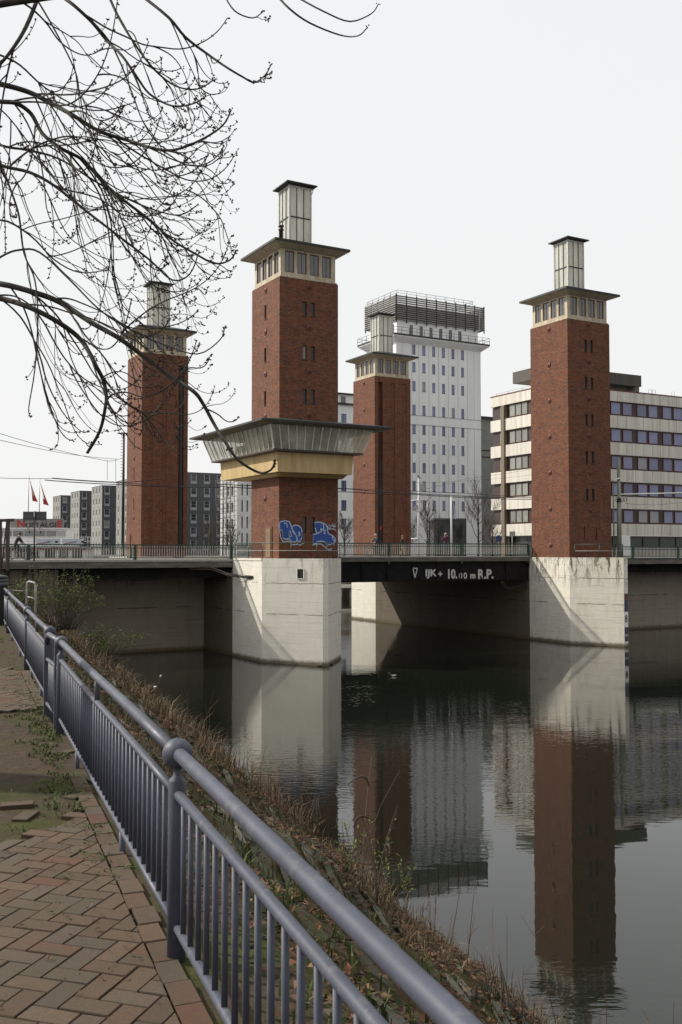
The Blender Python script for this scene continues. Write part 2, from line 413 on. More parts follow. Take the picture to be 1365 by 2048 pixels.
# ================================================================== THE SETTING
# ---- water
def water():
    m, nt_, b = nm('canal_water'); g = G(nt_)
    b.inputs['Base Color'].default_value = (.008, .010, .007, 1); b.inputs['Roughness'].default_value = .015
    b.inputs['IOR'].default_value = 1.40
    v1 = g.coord('Object', (.9, 2.0, 1), (0, 0, R(-6))); v2 = g.coord('Object', (2.1, 6.5, 1), (0, 0, R(5)))
    n1 = g.noise(v1, .55, 2, .45); n2 = g.noise(v2, 1.0, 2, .5)
    patch = g.ramp(g.noise(g.coord('Object', (.028, .085, 1), (0, 0, R(24))), 1.0, 3, .5), (.44, .03), (.62, 1.0))
    h = g.math('ADD', g.math('MULTIPLY', n1, .0027), g.math('MULTIPLY', g.math('MULTIPLY', n2, patch), .0056))
    bp = g.n('ShaderNodeBump'); bp.inputs['Strength'].default_value = 1.0; bp.inputs['Distance'].default_value = 1.0
    g.link(h, bp.inputs['Height']); g.link(bp.outputs[0], b.inputs['Normal'])
    mb = MB(); mb.poly([(-400, -60, 0), (400, -60, 0), (400, 400, 0), (-400, 400, 0)])
    tag(mb.build('water', m, uv=False), kind='structure')
water()

# ---- bank terrain: path shelf, slope and bed, one sheet
def bank_z(s, t):
    n = .12 * math.sin(s * .9 + 1.3 * t) + .09 * math.sin(s * 2.3 - t * 1.7) + .06 * math.sin(s * 4.1 + 2.2 * t)
    if t <= .45: return PATH_Z - .012 + (.012 * n if t > -12 else 0)
    q = (t - .45)
    z = PATH_Z - .02 - q * .70 - .035 * q * q * .35
    return z + n * min(1.0, q * .8) * 1.0
def ground_mat():
    m, nt_, b = nm('earth_and_moss'); g = G(nt_)
    v = g.coord('Object'); geo = g.n('ShaderNodeNewGeometry'); sx = g.n('ShaderNodeSeparateXYZ'); g.link(geo.outputs['Normal'], sx.inputs[0])
    n1 = g.noise(v, .9, 6, .65); n2 = g.noise(v, 9, 6, .75); n3 = g.noise(v, 60, 3, .7)
    dirt = g.mix(g.ramp(n2, (.3, 0.0), (.7, 1.0)), (.085, .063, .043), (.045, .034, .024))
    moss = g.mix(g.ramp(n2, (.35, 0.0), (.7, 1.0)), (.060, .068, .018), (.035, .042, .014))
    flat = g.mix(g.ramp(n1, (.50, 0.0), (.60, .85)), dirt, moss)
    # slope: weathered stone pitching laid in courses along the bank
    vs = g.coord('Object', (1, 1, 1), (0, 0, -RA)); st = g.n('ShaderNodeTexBrick')
    st.inputs['Scale'].default_value = 1.0; st.inputs['Brick Width'].default_value = .34; st.inputs['Row Height'].default_value = .9
    mp = g.n('ShaderNodeMapping'); mp.inputs['Scale'].default_value = (1.0, 1.0, 1)
    sw = g.n('ShaderNodeSeparateXYZ'); g.link(vs, sw.inputs[0]); cb = g.n('ShaderNodeCombineXYZ')
    g.link(g.math('ADD', sw.outputs['X'], g.math('MULTIPLY', n2, .12)), cb.inputs[0]); g.link(sw.outputs['Y'], cb.inputs[1])
    g.link(cb.outputs[0], st.inputs['Vector'])
    st.inputs['Color1'].default_value = (.13, .125, .095, 1); st.inputs['Color2'].default_value = (.075, .07, .05, 1)
    st.inputs['Mortar'].default_value = (.03, .032, .012, 1); st.inputs['Mortar Size'].default_value = .05
    slope = g.mix(g.ramp(n1, (.40, 0.0), (.62, .9)), st.outputs['Color'], moss)
    slope = g.mix(g.ramp(g.noise(v, 2.2, 6, .7), (.48, 0.0), (.6, .9)), slope, (.075, .045, .024))
    c = g.mix(g.ramp(sx.outputs['Z'], (.86, 1.0), (.97, 0.0)), flat, slope)
    g.link(c, b.inputs['Base Color']); b.inputs['Roughness'].default_value = .95; b.inputs['Specular IOR Level'].default_value = .1
    g.bump(g.math('ADD', n2, g.math('MULTIPLY', n3, .4)), 1.0, .02, b)
    return m
M['ground'] = ground_mat()
def bank():
    mb = MB()
    ss = [-14 + .4 * i for i in range(0, 75)] + [16.5 + 1.2 * i for i in range(0, 40)]
    tt = [-60, -30, -12, -6, -4, -3, -2.5, -2, -1.5, -1, -.5, 0, .3] + [.45 + .3 * i for i in range(0, 34)]
    n = len(tt)
    for s in ss:
        for t in tt: mb.v.append(tuple(RF(s, t, bank_z(s, t))))
    for i in range(len(ss) - 1):
        for j in range(n - 1):
            mb.face([i * n + j, i * n + j + 1, (i + 1) * n + j + 1, (i + 1) * n + j], 0, True)
    o = mb.build('ground', M['ground'], uv=False); tag(o, kind='structure')
bank()

# ---- herringbone paving of the path (one sheet of clinker pavers)
def clip(poly, fn):
    out = []
    for i in range(len(poly)):
        a, b = poly[i], poly[(i + 1) % len(poly)]; fa, fb = fn(a), fn(b)
        if fa >= 0: out.append(a)
        if fa * fb < 0: t = fa / (fa - fb); out.append((a[0] + (b[0] - a[0]) * t, a[1] + (b[1] - a[1]) * t))
    return out
def rail_st(x, y):
    d = Vector((x - R0.x, y - R0.y, 0)); return d.dot(RD), d.dot(RN)
M['paver'] = attr_mat('clinker_pavers', .85, .5, 60, .0015, (.062, .05, .028))
def pcol(r):
    k = r.random()
    if k < .08: c = (.138, .070, .044)
    elif k < .45: c = (.124, .080, .052)
    elif k < .82: c = (.116, .082, .055)
    else: c = (.106, .082, .060)
    f = .64 + .28 * r.random(); return (c[0] * f * 1.05, c[1] * f, c[2] * f * .95)
def path():
    mb = MB(); r = random.Random(3)
    Wd, gap = .116, .004
    a1 = R(107); e1 = (math.sin(a1), math.cos(a1)); a2 = R(17); e2 = (math.sin(a2), math.cos(a2))
    def W(x, y): return (-1.0 + e1[0] * x * Wd + e2[0] * y * Wd, 4.5 + e1[1] * x * Wd + e2[1] * y * Wd)
    def slab(pl, z):
        if len(pl) < 3: return
        c = pcol(r); tx, ty = (r.random() - .5) * .02, (r.random() - .5) * .02
        cx = sum(p[0] for p in pl) / len(pl); cy = sum(p[1] for p in pl) / len(pl); b = len(mb.v); n = len(pl)
        zz = [z + (p[0] - cx) * tx + (p[1] - cy) * ty for p in pl]
        ins = [(cx + (p[0] - cx) * .965, cy + (p[1] - cy) * .965) for p in pl]
        mb.v += [(p[0], p[1], h + .001) for p, h in zip(ins, zz)] + [(p[0], p[1], h - .005) for p, h in zip(pl, zz)] + [(p[0], p[1], h - .05) for p, h in zip(pl, zz)]
        mb.face(list(range(b, b + n)), 0, False, c)
        for i in range(n):
            j = (i + 1) % n
            mb.face([b + n + i, b + n + j, b + j, b + i], 0, False, c)
            mb.face([b + 2 * n + i, b + 2 * n + j, b + n + j, b + n + i], 0, False, tuple(x * .6 for x in c))
    def paved(x, y, s):
        e_ = .25 * math.sin(x * 3.1) + .15 * math.sin(x * 7 + 1)
        if s < 2.35 + e_ - .5 * min(0, x + 2.6) * .4: return True
        return 7.6 + .1 * e_ < s < 11.8 + e_
    for i in range(-90, 150):
        for j in range(-60, 60):
            for (x0, y0, x1, y1) in ((i + 2 * j, i - 2 * j, i + 2 * j + 2, i - 2 * j + 1), (i + 2 * j, i - 2 * j + 1, i + 2 * j + 1, i - 2 * j + 3)):
                cx, cy = W((x0 + x1) / 2, (y0 + y1) / 2); s, t = rail_st(cx, cy)
                if t > .1 or t < -4.2 or s > 13 or s < -7 or not paved(cx, cy, s): continue
                g_ = gap / Wd
                pl = [W(x0 + g_, y0 + g_), W(x1 - g_, y0 + g_), W(x1 - g_, y1 - g_), W(x0 + g_, y1 - g_)]
                pl = clip(pl, lambda p: -.118 - rail_st(*p)[1])
                slab(pl, PATH_Z + .018 + (r.random() - .5) * .005)
    s = -7.0
    while s < 12:                                       # soldier course beside the railing
        ln = .225 + r.random() * .03; cx, cy, _ = RF(s, -.05)
        if paved(cx, cy, s) or (s < 3.6 and r.random() < .7):
            off = (r.random() - .5) * .02
            slab([tuple(RF(q, tt_ + off)[:2]) for q, tt_ in ((s, -.108), (s, .004), (s + ln - .006, .004), (s + ln - .006, -.108))], PATH_Z + .015 + (r.random() - .5) * .008)
        s += ln
    for (px, py, rot, z) in ((35, 1612, .25, .02), (52, 1632, 1.5, .008), (190, 1560, 2.2, .008), (150, 1500, .9, .004), (160, 1590, 1.1, .008)):    # loose pavers at the broken edge
        p = P(px, py, 10); d = ray(px, py); tt_ = (PATH_Z - EYE) / d.z; q = d * tt_
        ca, sa = math.cos(rot), math.sin(rot)
        slab([(q.x + ca * a - sa * b_, q.y + sa * a + ca * b_) for a, b_ in ((-.115, -.055), (.115, -.055), (.115, .055), (-.115, .055))], PATH_Z + z)
    tag(mb.build('path', M['paver'], uv=False), kind='structure')
path()

# ---- land behind the bridge (bridge frame): far quay, city ground
M['street'] = pm('street_asphalt', (.075, .073, .07), .9, var=.3, scale=.5)
M['quaywall'] = pm('quay_wall_concrete', (.36, .32, .26), .9, var=.5, scale=.8, stretch=(1, 1, .3))
def land():
    mb = MB()
    mb.prism([(24.9, 9.7), (24.9, 33), (52, 77), (-160, 77), (-160, 900), (1200, 900), (1200, 9.7)], -2, 6.35, 0, mt=1)
    o = mb.build('city_ground', [M['quaywall'], M['street']], loc=BF(0, 0), rot=ANG); tag(o, kind='structure')
    mb = MB()
    mb.prism([(-90, 9.72), (-13, 9.72), (-13, 28.4), (-26, 28.4), (-26, 60), (-90, 60)], -2, 5.9, 0, mt=1)
    o = mb.build('approach_ground', [M['quaywall'], M['street']], loc=BF(0, 0), rot=ANG); tag(o, kind='structure')
    mb = MB(); mb.poly([(-1800, 400, 6.2), (1800, 400, 6.2), (1800, 3000, 6.2), (-1800, 3000, 6.2)])
    tag(mb.build('plain', M['street'], uv=False), kind='structure')
land()
def quays():
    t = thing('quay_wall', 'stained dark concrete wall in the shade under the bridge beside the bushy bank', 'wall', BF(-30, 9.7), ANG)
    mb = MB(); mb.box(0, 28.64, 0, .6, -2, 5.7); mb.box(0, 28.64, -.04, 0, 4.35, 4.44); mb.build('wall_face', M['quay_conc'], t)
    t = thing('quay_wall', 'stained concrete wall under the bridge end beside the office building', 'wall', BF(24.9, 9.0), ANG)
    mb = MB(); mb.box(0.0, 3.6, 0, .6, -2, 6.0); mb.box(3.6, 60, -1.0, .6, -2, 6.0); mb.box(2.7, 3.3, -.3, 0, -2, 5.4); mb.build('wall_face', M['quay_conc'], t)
    t = thing('abutment', 'dark concrete bridge abutment at the far end of the path', 'wall', BF(-40, 4.9), ANG)
    mb = MB(); mb.box(0, 27, 0, 4.8, -1, 5.9); mb.build('wall_face', M['pier_shaded'], t)
    # pile-supported landing stage on the far shore, seen through the gap
    t = thing('landing_stage', 'pale pile landing stage seen through the gap beside the white pier', 'pier', BF(30, 74), ANG)
    mb = MB(); mb.box(0, 24, 0, 2.5, 1.6, 2.05); mb.build('platform', M['white'], t)
    pm_ = MB(); pm_.tube([(0, 0, -2), (0, 0, 1.6)], .2, 8); me = pm_.mesh('pile', [M['barpale']])
    for i in range(14): put('pile', me, t, (.6 + i * 1.75, .4, 0))
quays()
# ================================================================== BRIDGE, PIERS, TOWERS
# ---- piers
def piers():
    t = thing('bridge_pier', 'white concrete pier carrying the tower with the control room', 'bridge pier', BF(0, 0), ANG, 'concrete bridge piers')
    mb = MB(); mb.prism([(-1.36, 4.42), (-1.36, -.33), (1.05, -4.1), (1.4, -4.15), (4.3, -.6), (4.3, 4.42)], -2, 6.62)
    mb.box(-1.40, -1.36, -.3, 4.3, 6.48, 6.62)
    mb.build('cutwater', M['pier'], t)
    mb = MB(); mb.box(-1.36, 4.3, 4.425, 28.4, -2, 5.85); mb.build('pier_wall', M['pier_shaded'], t)
    mb = MB(); mb.prism([(-1.36, 28.405), (4.3, 28.405), (4.3, 33), (1.4, 37), (-1.36, 34)], -2, 6.62); mb.build('cutwater', M['pier'], t)
    # small square recess and its rim, pipe from the deck
    u, z = on_v(602, 1146, -1.5)
    ex = Vector((2.41, -3.77, 0)).normalized(); nrm = Vector((ex.y, -ex.x, 0))
    def onf(d, z, off): p = Vector((-1.36, -.33, 0)) + ex * d + nrm * off; return (p.x, p.y, z)
    mb = MB(); d0, d1, z0, z1 = 2.62, 3.12, 5.36, 5.98
    mb.poly([onf(d0, z0, .004), onf(d1, z0, .004), onf(d1, z1, .004), onf(d0, z1, .004)], 1)
    for a, b_ in (((d0, z0), (d1, z0)), ((d1, z0), (d1, z1)), ((d1, z1), (d0, z1)), ((d0, z1), (d0, z0))):
        mb.obox(onf(a[0], a[1], .02), onf(b_[0], b_[1], .02), .05, .05, 0)
    mb.build('inspection_opening', [M['pier'], M['black']], t)
    mb = MB(); mb.tube([(-4.5, 4.6, 6.05), (-3.0, 4.3, 6.0), (-2.2, 3.2, 5.55), (-1.5, 2.2, 5.45), (-1.42, 1.0, 5.42)], .07, 8)
    mb.tube([(-4.5, 4.6, 5.9), (-3.0, 4.3, 5.86), (-2.2, 3.1, 5.45), (-1.5, 2.2, 5.36), (-1.42, 1.2, 5.34)], .05, 8); mb.build('cable_duct', M['darkbrown'], t)
    t = thing('bridge_pier', 'white concrete pier with peeling top and a painted water gauge', 'bridge pier', BF(24.66, -.2), ANG, 'concrete bridge piers')
    mb = MB(); mb.prism([(-.05, 4.62), (-.05, -.1), (1.87, -3.83), (2.15, -3.95), (5.76, -.1), (5.76, 4.62)], -2, 6.62); mb.build('cutwater', M['pier_peeling'], t)
    mb = MB(); mb.box(-.05, 5.76, 4.625, 28.6, -2, 5.85); mb.build('pier_wall', M['pier_shaded'], t)
    mb = MB(); mb.prism([(-.05, 28.605), (5.76, 28.605), (5.76, 32), (1.9, 36.0), (-.05, 33.5)], -2, 6.45); mb.build('cutwater', M['pier'], t)
    # water gauge: bands and figure on the edge of the cutwater
    e2 = Vector((.28, -.12, 0)).normalized(); n2 = Vector((e2.y, -e2.x, 0))
    mb = MB()
    def band(z0, z1, m):
        a = Vector((1.885, -3.84, 0)) + n2 * .012; b_ = Vector((2.14, -3.948, 0)) + n2 * .012
        mb.poly([(a.x, a.y, z0), (b_.x, b_.y, z0), (b_.x, b_.y, z1), (a.x, a.y, z1)], m)
    band(2.6, 3.5, 1); band(3.5, 3.95, 2); band(1.5, 2.55, 0); band(.4, 1.45, 1); band(.75, .95, 0)
    mb.build('water_gauge', [M['white'], pm('faded_blue_paint', (.07, .07, .12), .7), pm('faded_red_paint', (.13, .05, .06), .7)], t)
    me = fit_text(text_mesh('8', .6, M['black'], .003, .01), 0, .2, 0, .55)
    put('gauge_figure', me, t, (1.90 + n2.x * .02, -3.852 + n2.y * .02, 1.8), math.atan2(e2.y, e2.x))
piers()

# ---- towers
S_, ZB, ZT = 4.4, 6.6, 25.2
wcache = {}
def win_mesh(w_, h_, nx, nz, fr, m_fr, m_gl, d0=.10, both=True, sill=False):
    key = (w_, h_, nx, nz, fr, m_fr, m_gl, d0, sill)
    if key in wcache: return wcache[key]
    f = MB(); d1 = d0 + .07
    f.box(0, fr, d0, d1, 0, h_); f.box(w_ - fr, w_, d0, d1, 0, h_)
    f.box(fr, w_ - fr, d0, d1, 0, fr); f.box(fr, w_ - fr, d0, d1, h_ - fr, h_)
    for i in range(1, nx): x = w_ * i / nx; f.box(x - fr * .4, x + fr * .4, d0 + .004, d1 - .004, fr, h_ - fr)
    for j in range(1, nz): z = h_ * j / nz; f.box(fr, w_ - fr, d0 + .008, d1 - .008, z - fr * .4, z + fr * .4)
    if sill: f.box(-.03, w_ + .03, -.04, d0, -.05, -.001)
    p = MB(); p.box(fr * .8, w_ - fr * .8, d0 + .03, d0 + .045, fr * .8, h_ - fr * .8)
    wcache[key] = (f.mesh('window', [M[m_fr]], False), p.mesh('pane', [M[m_gl]], False)); return wcache[key]
def window(parent, pos, rot, *a, name='window', **kw):
    f, p = win_mesh(*a, **kw); o = put(name, f, parent, pos, rot); put('pane', p, o); return o
def lantern_windows(side_len, x0, w_, pitch, n=4): return [(x0 + pitch * i, x0 + pitch * i + w_) for i in range(n)]
aplate = MB(); aplate.lathe([(.21, 0), (.21, .03), (.17, .05), (.06, .055), (.05, .10), (.02, .11)], n=16)
APL = aplate.mesh('wall_anchor', [M['anchor']], False)
def tower(u0, v0, kind, label):
    t = thing('bridge_tower', label, 'bridge tower', BF(u0, v0, 0), ANG, 'brick bridge towers')
    zs = [22.78 - 2.93 * i for i in range(6)]
    mb = MB(); lh, fh = [], []
    if kind == 'control': lh = [(S_ - 2.2 - .15, S_ - 2.2 + .15, z, z + .95) for z in zs[:3]]; fz = zs[:3] + [8.35]
    if kind == 'plain': fz = zs[:5] + [8.0]
    if kind == 'slit': lh = [(S_ - 2.2 - .1, S_ - 2.2 + .1, z, z + 1.0) for z in (22.2, 19.4, 16.6, 13.8, 11.0)]
    if kind in ('control', 'plain'):
        for z in fz:
            h_ = .92 if z > 9 else 1.0
            a, b_ = ((1.72, 2.02), (2.34, 2.64)) if z > 9 or kind == 'control' else ((1.5, 1.62), (2.75, 2.87))
            fh += [(a[0], a[1], z, z + h_), (b_[0], b_[1], z, z + h_)]
    elif kind == 'slit':
        fh = [(3.5, 4.0, ZB + .4, 24.3, .5, 1), (1.95, 2.35, ZB, 24.5, .08, 0), (.75, 1.05, ZB, 24.5, .06, 0)]
    else:
        fh = [(.42, .98, ZB, 24.6, .45, 0), (2.05, 2.45, ZB, 24.6, .08, 0), (3.35, 3.9, ZB, 24.6, .06, 0)]
    mb.wall((0, S_), (0, -1), S_, ZB, ZT, lh, 0, .22, 1); mb.wall((0, 0), (1, 0), S_, ZB, ZT, fh, 0, .22, 1)
    mb.wall((S_, 0), (0, 1), S_, ZB, ZT); mb.wall((S_, S_), (-1, 0), S_, ZB, ZT)
    mb.poly([(0, 0, ZT), (S_, 0, ZT), (S_, S_, ZT), (0, S_, ZT)])
    mb.build('shaft', [M['brick'], M['darksteel']], t)
    for h in lh: window(t, (0, S_ - h[0], h[2]), R(-90), round(h[1] - h[0], 3), round(h[3] - h[2], 3), 1, 1, .035, 'darkbrown', 'darkglass', sill=True, name='slit_window')
    if kind in ('control', 'plain'):
        for h in fh: window(t, (h[0], 0, h[2]), 0, round(h[1] - h[0], 3), round(h[3] - h[2], 3), 1, 1, .03, 'darksteel', 'darkglass', sill=True, name='slit_window')
    # anchor plates
    n = 7 if kind in ('plain', 'guide') else 4
    za = [24.75 - 2.86 * i for i in range(7)]
    if kind == 'control': za = za[:4] + [10.6]
    if kind == 'slit': za = [21.3, 18.5, 15.7, 10.2]
    for z in za:
        o = put('wall_anchor', APL, t, (0, 2.2 - .05, z), (0, R(-90), 0))
    if kind in ('control', 'plain'):
        for z in [q - .75 for q in zs[:(3 if kind == 'control' else 5)]] + [24.95 if kind == 'plain' else 24.8]:
            put('wall_anchor', APL, t, (2.18, 0, z), (R(90), 0, 0))
    if kind in ('slit', 'guide'):
        mb = MB(); x = 3.75 if kind == 'slit' else .7
        mb.box(x - .16, x + .16, .1, .3, ZB, 23.9 if kind == 'slit' else 16.5); mb.box(x - .1, x - .06, .02, .1, ZB, 22); mb.build('guide_rail', M['darksteel'], t)
        if kind == 'guide':
            mb = MB(); mb.box(.5, .92, .04, .1, 11.6, 13.9); mb.build('counterweight', M['black'], t)
            mb = MB(); mb.box(.62, .8, .0, .1, 9.3, 9.7); mb.build('signal_lamp', M['red'], t)
    if kind in ('control', 'slit'):                                  # door at deck level
        v1 = 1.95 if kind == 'control' else 3.9; mb = MB()
        mb.box(-.06, .0, v1 - .95, v1, ZB, ZB + 2.15); mb.box(-.09, -.06, v1 - .80, v1 - .1, ZB + .1, ZB + 2.0, 1)
        d = mb.build('door', [M['brownframe'], M['door'] if kind == 'control' else M['brownframe']], t)
        h = MB(); h.box(-.14, -.09, v1 - .76, v1 - .70, ZB + 1.0, ZB + 1.1); h.build('handle', M['steel'], d)
    # clerestory storey
    i0, i1 = .14, S_ - .14; W = i1 - i0; mb = MB()
    hs = [(.31 + .93 * i, .31 + .93 * i + .70, 25.58, 27.02) for i in range(4)]
    for P0, ex in (((i0, i1), (0, -1)), ((i0, i0), (1, 0)), ((i1, i0), (0, 1)), ((i1, i1), (-1, 0))): mb.wall(P0, ex, W, ZT + .001, 27.25, hs, 0, .14, None)
    mb.frustum((.06, S_ - .06, .06, S_ - .06), ZT + .002, (.06, S_ - .06, .06, S_ - .06), ZT + .10, 0, True)
    mb.box(i0 + .5, i1 - .5, i0 + .5, i1 - .5, ZT + .1, 26.0, 0)
    cl = mb.build('clerestory', M['cream'], t)
    
    for P0, ex, rz in (((i0, i1), (0, -1), R(-90)), ((i0, i0), (1, 0), 0), ((i1, i0), (0, 1), R(90)), ((i1, i1), (-1, 0), R(180))):
        for h in hs:
            c = MB(); key = 'cw'
            if key not in wcache:
                c.box(0, .055, .03, .11, 0, 1.44); c.box(.645, .70, .03, .11, 0, 1.44); c.box(.055, .645, .03, .11, 0, .06); c.box(.055, .645, .03, .11, 1.38, 1.44)
                c.box(.33, .37, .05, .069, .06, 1.38); c.box(.055, .645, .07, .085, .06, 1.38, 1); wcache[key] = c.mesh('window', [M['brownframe'], M['greyglass']], False)
            put('window', wcache[key], cl, (P0[0] + ex[0] * h[0], P0[1] + ex[1] * h[0], h[2]), rz)
    # roof
    o = .62; mb = MB()
    mb.frustum((.1, S_ - .1, .1, S_ - .1), 27.12, (-o + .05, S_ + o - .05, -o + .05, S_ + o - .05), 27.36, 1)
    mb.frustum((-o + .05, S_ + o - .05, -o + .05, S_ + o - .05), 27.36, (-o, S_ + o, -o, S_ + o), 27.38, 0)
    mb.frustum((-o, S_ + o, -o, S_ + o), 27.38, (-o, S_ + o, -o, S_ + o), 27.53, 0)
    mb.frustum((-o, S_ + o, -o, S_ + o), 27.53, (1.1, 3.4, 1.1, 3.4), 28.05, 0, True)
    for k_ in range(5):                                             # soffit boards
        pass
    rf = mb.build('roof', [M['roofedge'], M['cream']], t)
    if kind == 'control':
        c = MB(); c.lathe([(.13, 0), (.13, .75), (.19, .78), (.19, .86), (.12, .9), (.12, 1.0), (.2, 1.04), (.2, 1.1), (.05, 1.14)], (.75, 1.35, 27.95), 12); c.build('chimney', M['darkbrown'], rf)
    # glass lantern
    a, b_ = 1.43, 3.03; za, zb, zm = 28.0, 32.0, 29.85; mb = MB()
    for x in (a, b_):
        for y in (a, b_): mb.box(x - .06, x + .06, y - .06, y + .06, za, zb)
    for k_ in (1, 2):
        q = a + (b_ - a) * k_ / 3
        for y in (a - .012, b_ + .012): mb.box(q - .022, q + .022, y - .03, y + .03, za, zb, 1)
        for x in (a - .012, b_ + .012): mb.box(x - .03, x + .03, q - .022, q + .022, za, zb, 1)
    for y in (a - .02, b_ + .02): mb.box(a + .061, b_ - .061, y - .03, y + .03, zb - .12, zb - .001)
    for x in (a - .02, b_ + .02): mb.box(x - .03, x + .03, a + .061, b_ - .061, zb - .12, zb - .001)
    ln = mb.build('lantern', [M['steel'], M['darksteel']], t)
    mb = MB(); mb.box(a, b_, a, b_, za, zb - .01); mb.build('glazing', M['frost'], ln)
    mb = MB()
    for y in (a - .02, b_ + .02): mb.box(a + .06, b_ - .06, y - .03, y + .03, zm - .04, zm + .04)
    for x in (a - .02, b_ + .02): mb.box(x - .03, x + .03, a + .06, b_ - .06, zm - .04, zm + .04)
    mb.build('transom', M['darksteel'], ln)
    mb = MB(); o = .36
    mb.frustum((a - .05, b_ + .05, a - .05, b_ + .05), zb - .005, (a - o, b_ + o, a - o, b_ + o), zb + .10, 0, bottom=True)
    mb.frustum((a - o, b_ + o, a - o, b_ + o), zb + .10, (a - o, b_ + o, a - o, b_ + o), zb + .18, 0)
    mb.frustum((a - o, b_ + o, a - o, b_ + o), zb + .18, (a + .5, b_ - .5, a + .5, b_ - .5), zb + .38, 0, True); mb.build('lantern_roof', M['roofedge'], ln)
    if kind in ('control', 'plain'):
        mb = MB(); x = b_ + .1 if kind == 'control' else a - .03
        y = a - .1
        mb.tube([(x, y, zb + .1), (x + .05, y, zb - .1), (x, y, zb - .28), (x - .06, y + .02, zb - .4)], .03, 6); mb.build('downpipe', M['steel'], ln)
    if kind == 'control': control_room(t)
    return t

def control_room(t):
    def rect(o): return (-.9 - o, 4.85 + o, -1.5 - o, 8.1 + o)
    def frame_strip(mb, ra, za, rb, zb, m): mb.frustum(ra, za, rb, zb, m)
    mb = MB(); zb, z1 = 12.16, 13.42
    mb.frustum(rect(-.15), zb, rect(-.08), z1, 0, False, False)
    mb.poly([(rect(-.15)[0], rect(-.15)[2], zb), (rect(-.15)[0], rect(-.15)[3], zb), (rect(-.15)[1], rect(-.15)[3], zb), (rect(-.15)[1], rect(-.15)[2], zb)], 0)
    mb.frustum((-.25, 4.65, -.25, 5), 11.95, (-.5, 4.7, -.7, 6), zb - .001, 0, False, True)
    cr_ = mb.build('control_room', M['ochre'], t)
    mb = MB(); mb.frustum(rect(-.08), z1 + .002, rect(.42), z1 + .04, 0); mb.frustum(rect(.42), z1 + .04, rect(.42), z1 + .14, 0)
    mb.frustum(rect(.42), z1 + .14, rect(-.2), z1 + .16, 0, True); mb.build('window_sill', M['darkbrown'], cr_)
    za, zt, oa, ob = z1 + .16, 15.05, .38, .86
    g = MB(); g.frustum(rect(oa - .05), za, rect(ob - .05), zt); g.build('glazing', M['clear'], cr_)
    ml = MB(); A, B = rect(oa), rect(ob)
    def lerp(k, f): return A[k] + (B[k] - A[k]) * f
    def bars(side, n):
        for i in range(n + 1):
            f = i / n; big = .085 if i in (0, n) else .055
            if side in 'fb':
                y = 2 if side == 'f' else 3
                p0 = (A[0] + (A[1] - A[0]) * f, A[y], za); p1 = (B[0] + (B[1] - B[0]) * f, B[y], zt)
            else:
                x = 0 if side == 'l' else 1
                p0 = (A[x], A[2] + (A[3] - A[2]) * f, za); p1 = (B[x], B[2] + (B[3] - B[2]) * f, zt)
            ml.obox(p0, p1, big, big, 0, (0, 1, 0) if side in 'fb' else (1, 0, 0))
    bars('f', 12); bars('b', 12); bars('l', 15); bars('r', 15); ml.build('mullion', M['mullion'], cr_)
    it = MB(); it.box(-.7, 4.7, -1.3, 7.9, za - .1, za - .02)                         # inside: floor, desk, cupboards, blinds
    it.box(-.2, .8, 5.2, 6.8, za, za + .9); it.box(.6, 1.5, -.9, -.55, za, za + 1.05, 1); it.box(3.6, 4.5, .4, 1.6, za, za + .8, 1); it.box(2.3, 2.9, -.8, -.5, za, za + 1.2, 1)
    it.box(4.5, 5.1, 2.0, 7.6, za + .1, za + 1.15, 0); it.box(-1.0, -.8, .2, 3.2, za + .0, za + 1.1, 0); it.build('interior', [M['cream'], M['darkbrown']], cr_)
    rf = MB(); zr = 15.06
    ro = (-2.65, 6.95, -3.05, 9.5)
    rf.frustum(rect(ob - .1), zr, ro, zr + .10, 1, False, True); rf.frustum(ro, zr + .10, ro, zr + .22, 0)
    rf.frustum(ro, zr + .22, (-.02, 4.42, -.02, 4.6), zr + .75, 0, True); rf.build('roof', [M['roofedge'], M['soffit']], cr_)

TW = tower(0, 0, 'control', 'brick tower with a glazed control room around it, blue graffiti at its foot')
tower(24.66, -.25, 'plain', 'brick tower standing in front of the banded office building')
tower(0, 28.6, 'slit', 'brick tower partly behind bare tree branches, beside grey apartment blocks')
tower(24.66, 28.6, 'guide', 'brick tower standing in front of the tall white building')

